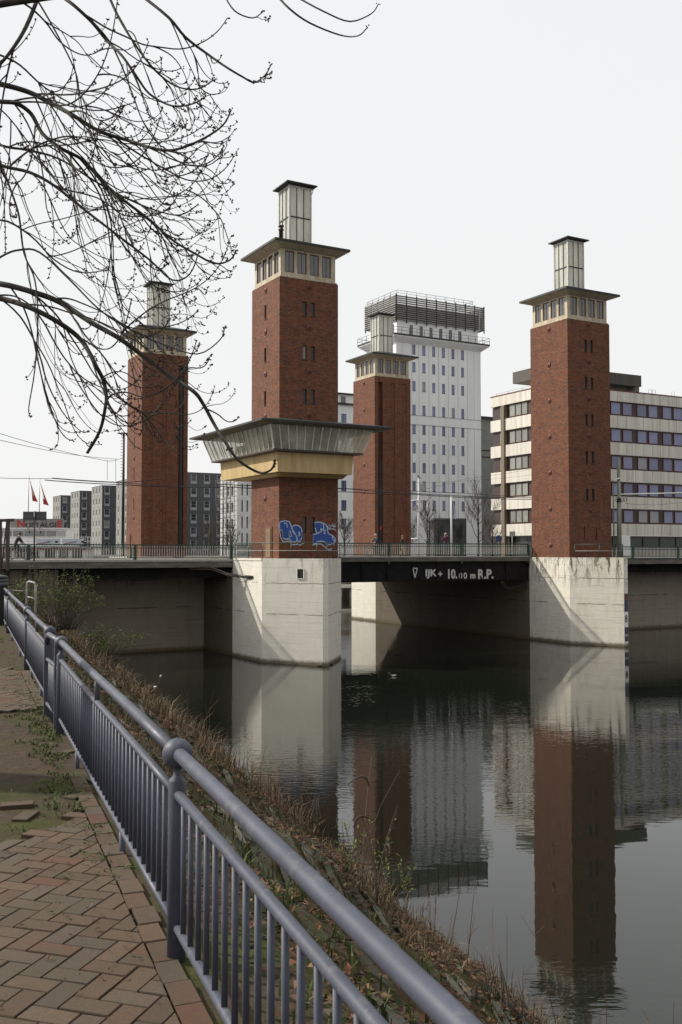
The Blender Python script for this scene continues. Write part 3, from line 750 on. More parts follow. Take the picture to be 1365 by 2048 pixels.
def graffiti():
    blue = pm('graffiti_blue', (.032, .085, .36), .6, var=.35, scale=3); pale = pm('graffiti_outline', (.46, .57, .72), .6, var=.3, scale=8); maroon = pm('graffiti_maroon', (.12, .012, .014), .6)
    mb = MB(); k = 8.53
    def q(x, y, off):
        u, z = on_v(540 + x / k, 1020 + y / k, 0); return (u, -off, z)
    def blob(pts, m, off, outline=True):
        mb.poly([q(x, y, off) for x, y in pts][::-1], m)
        if outline:
            c = [Vector(q(x, y, off + .004)) for x, y in pts]; c.append(c[0])
            for i in range(len(c) - 1): mb.obox(c[i], c[i + 1], .005, .075, 1, (0, 0, 1)) if (c[i + 1] - c[i]).length > 1e-4 else None
    def line(pts, off=.012, w_=.05):
        w_ *= 1.3
        c = [Vector(q(x, y, off)) for x, y in pts]
        for i in range(len(c) - 1): mb.obox(c[i], c[i + 1], .005, w_, 1)
    blob([(165, 215), (200, 195), (265, 180), (330, 200), (352, 235), (365, 280), (400, 380), (440, 420), (468, 500), (440, 545), (390, 548), (350, 520), (330, 478), (320, 495), (250, 495), (222, 480), (212, 350), (180, 340)], 0, .006)
    blob([(372, 285), (430, 258), (490, 268), (535, 310), (553, 390), (545, 470), (520, 530), (478, 545), (460, 470), (432, 410), (395, 350)], 0, .010)
    line([(240, 225), (285, 225), (300, 300)], .02); line([(330, 350), (330, 478)], .02); line([(345, 350), (370, 450), (318, 445), (330, 350)], .02)
    line([(485, 385), (505, 380), (512, 420), (500, 445), (485, 425), (485, 385)], .02, .07)
    line([(158, 240), (160, 330), (190, 480), (230, 545), (290, 530), (340, 535), (380, 590), (440, 590), (470, 580), (520, 600), (580, 560), (580, 420)], .006, .05)
    blob([(768, 215), (850, 205), (905, 225), (945, 235), (975, 280), (990, 370), (1000, 405), (1060, 430), (1110, 480), (1122, 530), (1090, 560), (1040, 590), (985, 592), (960, 560), (900, 530), (820, 540), (770, 575), (735, 590), (738, 420), (800, 405), (775, 300)], 0, .006)
    line([(905, 225), (920, 300), (870, 370), (800, 405)], .02, .06); line([(866, 215), (866, 290)], .02); line([(910, 350), (945, 345), (940, 400), (920, 390)], .02, .1)
    line([(860, 330), (885, 330)], .02, .09); line([(1060, 460), (1075, 480)], .02, .08)
    blob([(1000, 335), (1060, 330), (1110, 360), (1125, 400), (1115, 460), (1060, 420), (1010, 395)], 2, .008, False)
    line([(985, 270), (1000, 325), (1080, 320), (1130, 350)], .012); line([(1005, 250), (1040, 290), (1070, 240), (1100, 290), (1130, 270)], .012, .035); line([(1020, 300), (1060, 260), (1090, 300), (1120, 240)], .012, .03)
    line([(730, 600), (800, 580), (880, 580), (950, 640), (1000, 680), (1060, 660)], .006, .05); line([(1070, 500), (1110, 530), (1080, 600)], .02, .05)
    mb.build('graffiti', [blue, pale, maroon], TW)
graffiti()

# ---- bridge deck
def bridge():
    t = thing('road_bridge', 'dark steel road bridge deck spanning the canal between the brick towers', 'bridge', BF(0, 4.45), ANG)
    zl, zm = 6.5, 6.68
    mb = MB()
    mb.box(-60, 3.0, 0, 24, zl - .32, zl); mb.box(3.0, 26, 0, 24, zm - .38, zm); mb.box(26, 90, 0, 24, zl - .32, zl); mb.build('roadway', M['deck_conc'], t)
    mb = MB(); mb.box(-60, -1.37, -.06, -.002, zl - .5, zl - .10); mb.box(-60, -1.37, -.12, .0, zl - .10, zl + .03, 1); mb.build('edge_beam', [M['deck_conc'], M['barpale']], t)
    mb = MB(); mb.box(4.33, 24.58, -.14, -.002, zm - .34, zm - .06); mb.box(4.33, 24.58, -.18, .0, zm - .05, zm + .03, 1); mb.build('edge_beam', [M['deck_conc'], M['barpale']], t)
    mb = MB(); mb.box(30.45, 90, -.06, -.002, zl - .5, zl - .08); mb.box(30.45, 90, -.10, .0, zl - .08, zl + .03, 1); mb.build('edge_beam', [M['deck_conc'], M['green']], t)
    mb = MB()
    for (a, b_, y, z0, z1) in ((4.33, 24.58, .12, 4.82, zm - .385), (4.33, 24.58, 23.4, 4.82, zm - .385)):
        mb.box(a, b_, y, y + .06, z0 + .05, z1); mb.box(a, b_, y - .12, y + .18, z0, z0 + .05)
        n = 9
        for i in range(n + 1): x = a + .1 + (b_ - a - .2) * i / n; mb.box(x - .015, x + .015, y - .1, y - .001, z0 + .051, z1)
    for i in range(1, 8): y = .6 + i * 2.9; mb.box(4.4, 24.5, y, y + .3, 5.4, zm - .385)
    gd = mb.build('main_girder', M['girder'], t)
    for (a, b_) in ((-40, -1.4), (30.5, 90)):
        for y in (.9, 3.2): mb = MB(); mb.box(a, b_, y, y + .35, 5.25, zl - .325); mb.build('side_span_girder', M['girder'], t)
    # clearance marking
    V0 = 4.45 + .115
    def W(px, py): return on_v(px, py, V0)
    def word(s, x0, x1, y0, y1, off=.022):
        u0, z1 = W(x0, y0); u1, z0 = W(x1, y1)
        me = fit_text(text_mesh(s, .6, M['letter'], .003, off), u0, u1, z0, z1); put('lettering', me, gd, (0, .112, 0))
    word('IJK', 851.5, 875, 1138.5, 1157); word('+', 877, 885, 1143, 1152.5); word('10.', 896.5, 915, 1138, 1157.5)
    word('0', 918, 925, 1145, 1157.5, .012); word('0', 927.5, 934.5, 1145, 1157.5, .012); word('m', 941, 951.5, 1148, 1157); word('R.P.', 956.5, 987.5, 1138.5, 1157.5)
    mb = MB(); c = [W(826, 1136.5), W(835, 1136.5), W(830.5, 1155.5)]
    for i in range(3):
        a, b_ = c[i], c[(i + 1) % 3]; mb.obox((a[0], .112, a[1]), (b_[0], .112, b_[1]), .085, .012, 0, (0, 1, 0))
    mb.build('clearance_triangle', M['letter'], gd)
    mb = MB(); mb.tube([(22.0, .05, 4.7), (22.1, .05, 4.3), (22.6, .1, 4.15), (24.2, .2, 4.35), (24.5, .3, 4.4)], .05, 6); mb.tube([(21.8, .05, 4.75), (21.9, .05, 4.25), (22.7, .1, 4.05), (24.5, .2, 4.2)], .04, 6); mb.build('hanging_cable', M['darksteel'], t)
bridge()

def bridge_rail(u0, u1, v, z, n_bay, label, pale=True, post_drop=0.0, h=1.0, bar=.165):
    t = thing('bridge_railing', label, 'railing', BF(u0, v, z), ANG, 'green railings along the bridge')
    Ln = u1 - u0
    mb = MB(); mb.box(0, Ln, -.05, .05, h - .07, h); mb.build('handrail', M['green'], t)
    mb = MB(); mb.box(0, Ln, -.02, .02, h - .26, h - .22); mb.box(0, Ln, -.02, .02, .1, .14); mb.build('cross_rail', M['green'], t)
    pmb = MB(); pmb.box(-.09, .09, -.11, .06, -post_drop, h - .075); pme = pmb.mesh('post', [M['green']], False)
    for i in range(n_bay + 1): put('post', pme, t, (Ln * i / n_bay, 0, 0))
    bl = Ln / n_bay; mb = MB(); k = int(bl / bar)
    for i in range(1, k): x = bl * i / k; mb.box(x - .022, x + .022, -.012, .012, .141, h - .071)
    bme = mb.mesh('bar_panel', [M['barpale'] if pale else M['green']], False)
    for i in range(n_bay): put('bar_panel', bme, t, (bl * i, 0, 0))
    return t
bridge_rail(-42, -1.45, 4.5, 6.53, 6, 'green railing with pale bars along the bridge end where the cyclist rides')
bridge_rail(4.5, 24.45, 4.42, 6.71, 3, 'green railing with pale bars along the middle span above the white clearance lettering', True, .55)
bridge_rail(30.6, 75, 4.5, 6.53, 8, 'green railing with pale bars below the banded office building')
bridge_rail(-42, -1.0, 28.3, 6.53, 6, 'far railing of the bridge in front of the white restaurant ship', True, 0, 1.0, .25)
bridge_rail(4.5, 24.45, 28.3, 6.71, 3, 'far railing of the middle bridge span before the white building', True, 0, 1.0, .25)
def pier_rail(pts, z, label, mesh_panel=None, hs=(1.0, .5)):
    t = thing('pier_railing', label, 'railing', (0, 0, 0))
    wp = [BF(a, b_, 0) for a, b_ in pts]
    for h in hs:
        mb = MB(); mb.tube([(p.x, p.y, z + h) for p in wp], .025 if h > .6 else .02, 6, smooth=True); mb.build('handrail' if h > .6 else 'middle_rail', M['green'] if h > .6 else M['barpale'], t)
    pmb = MB(); pmb.tube([(0, 0, 0), (0, 0, 1.0)], .03, 6); pme = pmb.mesh('post', [M['green']], False)
    for p in wp: put('post', pme, t, (p.x, p.y, z))
    if mesh_panel:
        mb = MB()
        for a, b_ in mesh_panel:
            A, B = BF(*a), BF(*b_); n = int((B - A).length / .12)
            for i in range(n + 1): q = A.lerp(B, i / n); mb.box(q.x - .01, q.x + .01, q.y - .01, q.y + .01, z + .1, z + .97)
        mb.build('bar_panel', M['green'], t)
pier_rail([(-1.25, 4.3), (-1.25, 2.0), (-1.25, -.2), (-.1, -2.0), (.9, -3.6), (1.5, -3.8), (2.8, -2.2), (4.2, -.6)], 6.62, 'thin green railing around the pier top below the blue graffiti', [((-1.25, 4.3), (-1.25, -.2))])
pier_rail([(24.8, -.7), (25.7, -2.4), (26.6, -3.8), (28.3, -2.2), (30.2, -.3), (30.3, 2.0), (30.3, 4.2)], 6.62, 'thin green railing on the peeling pier top below the lamp', [((30.3, -.2), (30.3, 4.2))])
# ================================================================== BUILDINGS
M['whitewall'] = pm('white_render_wall', (.86, .86, .85), .85, col2=(.74, .74, .73), scale=.5, stretch=(1.6, 1.6, .12))
M['panel'] = pm('pale_concrete_panel', (.70, .67, .60), .85, col2=(.52, .48, .41), scale=1.2, stretch=(1.8, 1.8, .15))
M['greywall'] = pm('dark_grey_cladding', (.085, .087, .092), .6, var=.25, scale=.5)
M['palegrey'] = pm('pale_grey_cladding', (.26, .26, .235), .7, var=.2, scale=.6)
M['spandrel'] = pm('light_grey_spandrel', (.36, .37, .37), .6, var=.15, scale=1)
M['louver'] = pm('grey_louver', (.22, .21, .19), .5, var=.3, scale=1)
def white_tower():
    L0 = Vector((9.48, 170.0, 0)); W, D, ZL, ZTOP = 18.1, 10.0, 44.1, 47.3; Z0 = 6.3
    t = thing('office_tower', 'tall white building with louvered rooftop screen and rows of narrow windows', 'building', L0, ANG)
    rows = [42.3, 39.2, 35.9, 31.75, 28.4, 25.1, 21.7, 18.5, 15.2]
    cols = [3.65 + 2.08 * i for i in range(6)]
    ww, wh = .66, 1.7
    fh = [(c - ww / 2, c + ww / 2, r_ - wh / 2, r_ + wh / 2) for r_ in rows for c in cols]
    lc = [D - 1.3]; lhole = [(c - .3, c + .3, r_ - wh / 2, r_ + wh / 2) for r_ in rows for c in lc]
    mb = MB(); mb.wall((0, 0), (1, 0), W, Z0, ZL, fh, 0, .3); mb.wall((0, D), (0, -1), D, Z0, ZL, lhole, 0, .3)
    mb.box(.02, W, D - .02, D, Z0, ZL); mb.box(W - .02, W, 0.02, D - .02, Z0, ZL)
    fr = []
    for z in (30.75, 29.15): mb.box(-.03, W + .03, -.05, -.001, z, z + .09, 1)
    for c in [1.2] + [c + 1.04 for c in cols] + [c - .45 for c in cols[:1]] + [W - 1.5]: mb.box(c - .03, c + .03, -.02, -.001, Z0 + 6, 29.1, 1); mb.box(c - .03, c + .03, -.02, -.001, 30.9, ZL - .3, 1)
    mb.build('wall', [M['whitewall'], M['spandrel']], t)
    for h in fh: window(t, (h[0], 0, h[2]), 0, ww, wh, 1, 1, .05, 'darksteel', 'blueglass', d0=.06, sill=True)
    for h in lhole: window(t, (0, D - h[0], h[2]), R(-90), .6, wh, 1, 1, .05, 'darksteel', 'blueglass', d0=.06)
    mb = MB(); o = 1.15; mb.frustum((0, W, 0, D), ZL - .9, (-o, W + o, -o, D + o), ZL, 0); mb.box(-o, W + o, -o, D + o, ZL, ZL + .12); mb.box(-o - .05, W + o + .05, -o - .05, D + o + .05, ZL + .12, ZL + .42, 1)
    mb.build('balcony_ledge', [M['whitewall'], M['roof']], t)
    def guard(name, x0, x1, y0, y1, z, h_, step):
        mb = MB()
        for (a, b_) in (((x0, y0), (x1, y0)), ((x1, y0), (x1, y1)), ((x1, y1), (x0, y1)), ((x0, y1), (x0, y0))):
            for zz in (z + h_, z + h_ * .5): mb.obox((*a, zz), (*b_, zz), .05, .05)
            d = math.hypot(b_[0] - a[0], b_[1] - a[1]); n = int(d / step)
            for i in range(n): f = i / n; x = a[0] + (b_[0] - a[0]) * f; y = a[1] + (b_[1] - a[1]) * f; mb.box(x - .025, x + .025, y - .025, y + .025, z, z + h_)
        mb.build(name, M['darksteel'], t)
    guard('guard_rail', -o, W + o, -o, D + o, ZL + .42, 1.1, 1.5)
    i = .35; mb = MB(); top = [(c - .3 - i - .35, c - .3 - i + .35, 44.6, 46.6) for c in cols]
    mb.wall((i, i), (1, 0), W - 2 * i, ZL + .42, ZTOP, [(h[0], h[1], h[2] , h[3]) for h in top], 0, .3); mb.wall((i, D - i), (0, -1), D - 2 * i, ZL + .42, ZTOP, [(D - 2.2, D - 1.5, 44.6, 46.6)], 0, .3)
    mb.box(i + .02, W - i, D - i - .02, D - i, ZL + .42, ZTOP); mb.box(W - i - .02, W - i, i + .02, D - i - .02, ZL + .42, ZTOP); mb.box(i, W - i, i, D - i, ZTOP, ZTOP + .1, 1)
    mb.build('penthouse_wall', [M['whitewall'], M['roof']], t)
    for h in top: window(t, (i + h[0], i, h[2]), 0, .7, 2.0, 1, 1, .05, 'darksteel', 'greyglass', d0=.06)
    window(t, (i, D - i - (D - 2.2), 44.6), R(-90), .7, 2.0, 1, 1, .05, 'darksteel', 'greyglass', d0=.06)
    # louver screen
    x0, x1, y0, y1, za, zb = .05, W + .8, .1, D + .5, ZTOP - .3, 51.3; mb = MB(); lv = MB()
    n = 12
    for k in range(n):
        z = za + .3 + (zb - za - .3) * k / (n - 1)
        for a, b_ in (((x0, y0), (x1, y0)), ((x1, y0), (x1, y1)), ((x0, y1), (x0, y0)), ((x1, y1), (x0, y1))): lv.obox((*a, z), (*b_, z), .30, .19)
    for (a, b_, m_) in (((x0, y0), (x1, y0), 9), ((x0, y1), (x0, y0), 5), ((x1, y0), (x1, y1), 5)):
        for q in range(m_ + 1):
            f = q / m_; x = a[0] + (b_[0] - a[0]) * f; y = a[1] + (b_[1] - a[1]) * f; mb.box(x - .08, x + .08, y - .2, y - .05, za - .3, zb + .3)
    mb.box(x0 + .6, x1 - .6, y0 + .6, y1 - .6, ZTOP + .12, zb - 1.2, 1)
    mb.build('screen_frame', [M['darksteel'], M['louver']], t); lv.build('louver', M['louver'], t)
    guard('roof_rail', x0 + .4, x1 - 2.2, y0 + .3, y1, zb + .2, .9, 1.9)
    # lower wings
    mb = MB(); cols2 = [1.2 + 2.3 * i for i in range(6)]
    rows2 = [29.5, 26.2, 22.9, 18.2, 14.9, 11.8]
    hh = [(c - .5, c + .5, r_ - .9, r_ + .9) for r_ in rows2 for c in cols2]
    mb.wall((-15, 2), (1, 0), 15, Z0, 31.9, hh, 0, .3); mb.box(-15, 0, 13, 13.02, Z0, 31.9); mb.box(-15.4, .0, 1.6, 13.4, 31.9, 32.2, 1); mb.box(-14, 0, 3.4, 12, 32.2, 33.9); mb.box(-14.4, 0, 3.0, 12.4, 33.9, 34.15, 1)
    mb.box(-14, 0, 1.98, 1.999, 6.3, 10.6, 0)
    w2 = mb.build('side_wing', [M['whitewall'], M['roof']], t)
    for h in hh: window(w2, (-15 + h[0], 2, h[2]), 0, 1.0, 1.8, 2, 1, .06, 'darksteel', 'blueglass', d0=.06, name='window')
    for c in (-12, -9, -6.2, -3.4, -1.2): window(w2, (c, 3.4, 32.5), 0, .9, 1.1, 1, 1, .06, 'darksteel', 'greyglass', d0=-.05)
    mb = MB(); mb.box(W + .002, W + 14, 2, 12, Z0, 31.5); mb.box(W + .002, W + 14.2, 1.6, 12.3, 31.5, 31.9, 1)
    for z in (25.6, 24.4): mb.box(W + .1, W + 14, 1.92, 1.999, z, z + .15, 1)
    for x in (W + .6, W + 6): mb.box(x, x + .1, 1.94, 1.999, Z0, 24.4, 1)
    mb.build('link_wing', [M['palegrey'], M['roof']], t)
white_tower()

def banded_office():
    L0 = Vector((26.05, 122.0, 0)); rz = R(28.5); FW, LW = 46.0, 12.2; Z0 = 6.3; fl = 3.46
    t = thing('office_building', 'office building with pale concrete bands and brown window strips', 'building', L0, rz)
    mb = MB()
    for k in range(6):
        za = 9.15 + fl * k; zb = za + 1.52 if k < 5 else 27.65
        if k == 5: za = 26.35
        mb.box(-.25, FW, -.25, .0, za, zb); mb.box(-.25, 0, .002, LW, za, zb)
        for x in range(1, 31): mb.box(x * 1.5 - .012, x * 1.5 + .012, -.262, -.25, za, zb, 1)
    mb.box(.3, FW, .3, LW, 26.4, 27.4)
    mb.build('concrete_band', [M['panel'], M['deck_conc']], t)
    mb = MB(); mb.box(-.28, FW, -.28, .05, 27.651, 27.8); mb.box(-.28, .05, .052, LW, 27.651, 27.8); mb.build('coping', M['anchor'], t)
    mb = MB()                                               # brown window walls
    for k in range(5):
        za = 9.15 + 1.52 + fl * k; zb = za + fl - 1.52 if k < 4 else 26.35
        mb.box(.10, FW, .10, .3, za, zb); mb.box(.10, .3, .302, LW, za, zb)
    mb.build('window_wall', M['darkbrown'], t)
    xs = []; x = .55
    while x < FW - 2:
        xs += [x, x + 2.0]; x += 4.55
    for k in range(5):
        z = 9.15 + 1.52 + fl * k + .18
        for x in xs[:18]: window(t, (x, .10, z), 0, 1.62, 1.55, 1, 1, .05, 'brownframe', 'blueglass', d0=-.09)
        for y in (1.5, 2.75, 4.0, 6.0, 7.25, 8.5, 10.6): window(t, (.10, y, z), R(-90), 1.15, 1.55, 1, 1, .06, 'brownframe', 'paleglass', d0=-.09)
    mb = MB(); mb.box(-.42, -.0, -.42, .25, Z0, 26.3); mb.box(-.45, .1, 9.1, 9.75, Z0, 26.3); mb.build('pillar', M['panelbrown'], t)
    mb = MB(); mb.box(.5, FW, .5, LW, Z0, 9.1); mb.build('ground_floor_glazing', M['greenglass'], t)
    mb = MB()
    for x in range(0, 46, 3): mb.box(x + .3, x + .42, .38, .499, Z0, 9.1)
    mb.box(.4, FW, .4, .499, 8.9, 9.14); mb.build('shopfront_frame', M['darkbrown'], t)
    mb = MB(); mb.box(10.2, 11.8, -.9, -.84, 6.6, 9.1); mb.build('notice_board', M['white'], t)
    mb = MB(); mb.box(1.0, 17.6, 2.6, 9.0, 29.2, 30.7); pr = mb.build('rooftop_fascia', pm('ribbed_brown_fascia', (.085, .075, .06), .6, var=.45, scale=1, stretch=(4, 4, .1)), t)
    mb = MB(); mb.box(3.2, 16.8, 4.0, 7.0, 27.4, 29.2); mb.box(16.6, 17.4, 2.8, 8.8, 27.4, 29.19); mb.build('rooftop_wall', M['deck_conc'], t)
    mb = MB(); mb.box(10.2, 11.4, 3.95, 3.999, 27.9, 28.9); mb.build('rooftop_window', M['blueglass'], t)
    mb = MB()
    for x in (17.3, 18.0, 21.5): mb.tube([(x, 1, 27.6), (x, 1, 28.6), (x + .5, 1, 28.6), (x + .5, 1, 27.6)], .03, 5)
    for y in (3.0, 6.0, 9.0, 11.5): mb.box(.2, .25, y, y + .05, 27.6, 28.2)
    mb.box(.2, .25, 3, 11.5, 28.15, 28.2); mb.build('roof_railing', M['steel'], t)
    mb = MB(); rr = random.Random(5)
    for i in range(260):
        x = 8 + rr.random() * 8; y = .5 + rr.random() * 1.5; h = .2 + rr.random() * .6
        mb.poly([(x, y, 27.4), (x + .2, y + .05, 27.4), (x + .1 + rr.random() * .3, y, 27.5 + h)])
    mb.build('roof_planting', pm('roof_grass', (.06, .075, .03), .9), t)
M['panelbrown'] = pm('brown_pillar_cladding', (.19, .145, .10), .7, var=.3, scale=1.2, stretch=(1, 1, .2))
banded_office()

def grey_block(x, y, n, label, wide=16.0, deep=10.7):
    t = thing('apartment_block', label, 'building', (x, y, 0), ANG, 'row of grey apartment blocks')
    Z0, Z1 = 6.2, 25.5; cols = [1.4 + 3.25 * i for i in range(5)]; rows = [8.2 + 3.08 * i for i in range(6)]
    fh = [(c - .62, c + .62, z, z + 1.55) for c in cols for z in rows]
    lcol = [2.2, 5.4, 8.4]; lh = [(c - .55, c + .55, z, z + 1.55) for c in lcol for z in rows]
    mb = MB(); mb.wall((0, 0), (1, 0), wide, Z0, Z1, fh, 0, .2); mb.wall((0, deep), (0, -1), deep, Z0, Z1, lh, 1, .2)
    mb.box(.02, wide, deep - .02, deep, Z0, Z1); mb.box(wide - .02, wide, .02, deep - .021, Z0, Z1); mb.box(.03, wide - .03, .03, deep - .03, Z1 - .3, Z1 - .1)
    mb.box(-.06, wide + .06, -.06, .0, Z1, Z1 + .12); mb.box(-.06, .0, .001, deep, Z1, Z1 + .12)
    mb.build('wall', [M['greywall'], M['palegrey']], t)  # left wall paler: its sunlit tone is put into the cladding colour
    if 'span' not in wcache:
        mb = MB(); b_ = [(-.75, -.62), (.75, -.62), (.75, 1.6), (.62, 1.6), (.62, -.06), (-.62, -.06), (-.62, 1.6), (-.75, 1.6)]
        mb.v += [(p[0], -.05, p[1]) for p in b_] + [(p[0], -.001, p[1]) for p in b_]; n = len(b_)
        for f in ([0, 1, 4, 5], [1, 2, 3, 4], [0, 5, 6, 7]): mb.face(f)
        for i in range(n): j = (i + 1) % n; mb.face([i, i + n, j + n, j])
        m2 = MB(); m2.box(-.6, .6, -.05, -.001, -.55, -.06)
        wcache['span'] = (mb.mesh('spandrel_panel', [M['spandrel']], False), m2.mesh('spandrel_panel', [M['spandrel']], False))
    for z in rows:
        for c in cols: put('spandrel_panel', wcache['span'][0], t, (c, 0, z))
        for c in lcol: put('spandrel_panel', wcache['span'][1], t, (0, deep - c, z), R(-90))
    for h in fh: window(t, (h[0], 0, h[2]), 0, 1.24, 1.55, 1, 2, .07, 'spandrel', 'darkglass', d0=.05)
    for h in lh: window(t, (0, deep - h[0], h[2]), R(-90), 1.1, 1.55, 2, 1, .07, 'spandrel', 'greyglass', d0=.05)
for i, lb in enumerate(('dark grey apartment block between the branch-covered brick tower and the control room',
                        'grey apartment block directly beside the branch-covered brick tower',
                        'tallest looking grey apartment block of the stepped row beside the brick tower',
                        'middle grey apartment block of the stepped row with two window columns showing',
                        'farthest and lowest looking grey apartment block behind the restaurant ship')):
    grey_block(-41.1 - 12.5 * i, 227 + 24 * i, i, lb)

def scaffold_house():
    L0 = P(474, 1100, 205); t = thing('white_house', 'white building with narrow windows behind scaffolding', 'building', (L0.x, L0.y, 0), ANG)
    hs = [(1.0 + 1.15 * i, 1.35 + 1.15 * i, z, z + 2.4) for i in range(2) for z in (8.6, 12.0, 15.4, 18.8)] + [(5.0 + 2.2 * i, 6.0 + 2.2 * i, z, z + 1.8) for i in range(4) for z in (8.8, 12.2, 15.6, 19.0)]
    mb = MB(); mb.wall((0, 0), (1, 0), 14, 6.2, 23, hs, 0, .25, 1); mb.wall((0, 9), (0, -1), 9, 6.2, 23, [(1.2 + 2.4 * i, 2.2 + 2.4 * i, z, z + 2.0) for i in range(3) for z in (8.6, 12.0, 15.4, 18.8)], 0, .25, 1); mb.box(0, 14, .02, 9, 22.9, 23.2); mb.build('wall', [pm('white_house_render', (.58, .58, .57), .85, col2=(.46, .46, .45), scale=.6), M['darkglass']], t)
    s = thing('scaffold', 'tubular scaffold frame standing around the white building', 'scaffold', (L0.x, L0.y, 0), ANG)
    mb = MB()
    for x in [4.0 + 1.7 * i for i in range(6)]:
        for y in (-1.5, -.5): mb.tube([(x, y, 6.2), (x, y, 22.5)], .045, 5)
    for z in [8.2 + 2.0 * i for i in range(8)]:
        for y in (-1.5, -.5): mb.tube([(4, y, z), (12.5, y, z)], .035, 5); mb.tube([(4, y, z + 1), (12.5, y, z + 1)], .025, 5)
        mb.tube([(4 + (z % 3.4), -1.5, z), (5.7 + (z % 3.4), -1.5, z + 2)], .03, 5)
    for y in [.2 + 1.9 * i for i in range(5)]:
        for x in (-1.5, -.5): mb.tube([(x, y, 6.2), (x, y, 22.5)], .06, 5)
    for z in [8.2 + 2.0 * i for i in range(8)]:
        for x in (-1.5, -.5): mb.tube([(x, .2, z), (x, 7.8, z)], .045, 5); mb.tube([(x, .2, z + 1), (x, 7.8, z + 1)], .035, 5)
        mb.tube([(-1.5, .2 + (z % 3.8), z), (-1.5, 2.1 + (z % 3.8), z + 2)], .04, 5)
    mb.build('pole', M['darksteel'], s); mb = MB()
    for z in [8.2 + 2.0 * i for i in range(8)]: mb.box(4, 12.5, -1.5, -.5, z - .08, z - .04)
    mb.build('platform', M['barpale'], s)
scaffold_house()
def pavilion():
    L0 = P(868, 1100, 138); t = thing('glass_pavilion', 'green-tinted glass pavilion in front of the tall white building', 'pavilion', (L0.x, L0.y, 0), R(5))
    mb = MB(); mb.box(.1, 4.5, .1, 4, 6.3, 11.5); mb.build('glazing', M['greenglass'], t)
    mb = MB()
    for x in (0, 4.5):
        for y in (0, 4): mb.box(x - .02, x + .1, y, y + .1, 6.3, 11.6)
    mb.box(-.02, 4.6, 0, .1, 11.5, 11.75); mb.box(-.02, .1, .101, 4, 11.5, 11.75); mb.box(4.5, 4.6, .101, 4, 11.5, 11.75); mb.box(0, 4.6, .101, 4.0, 11.52, 11.6); mb.build('frame', M['greywall'], t)
pavilion()

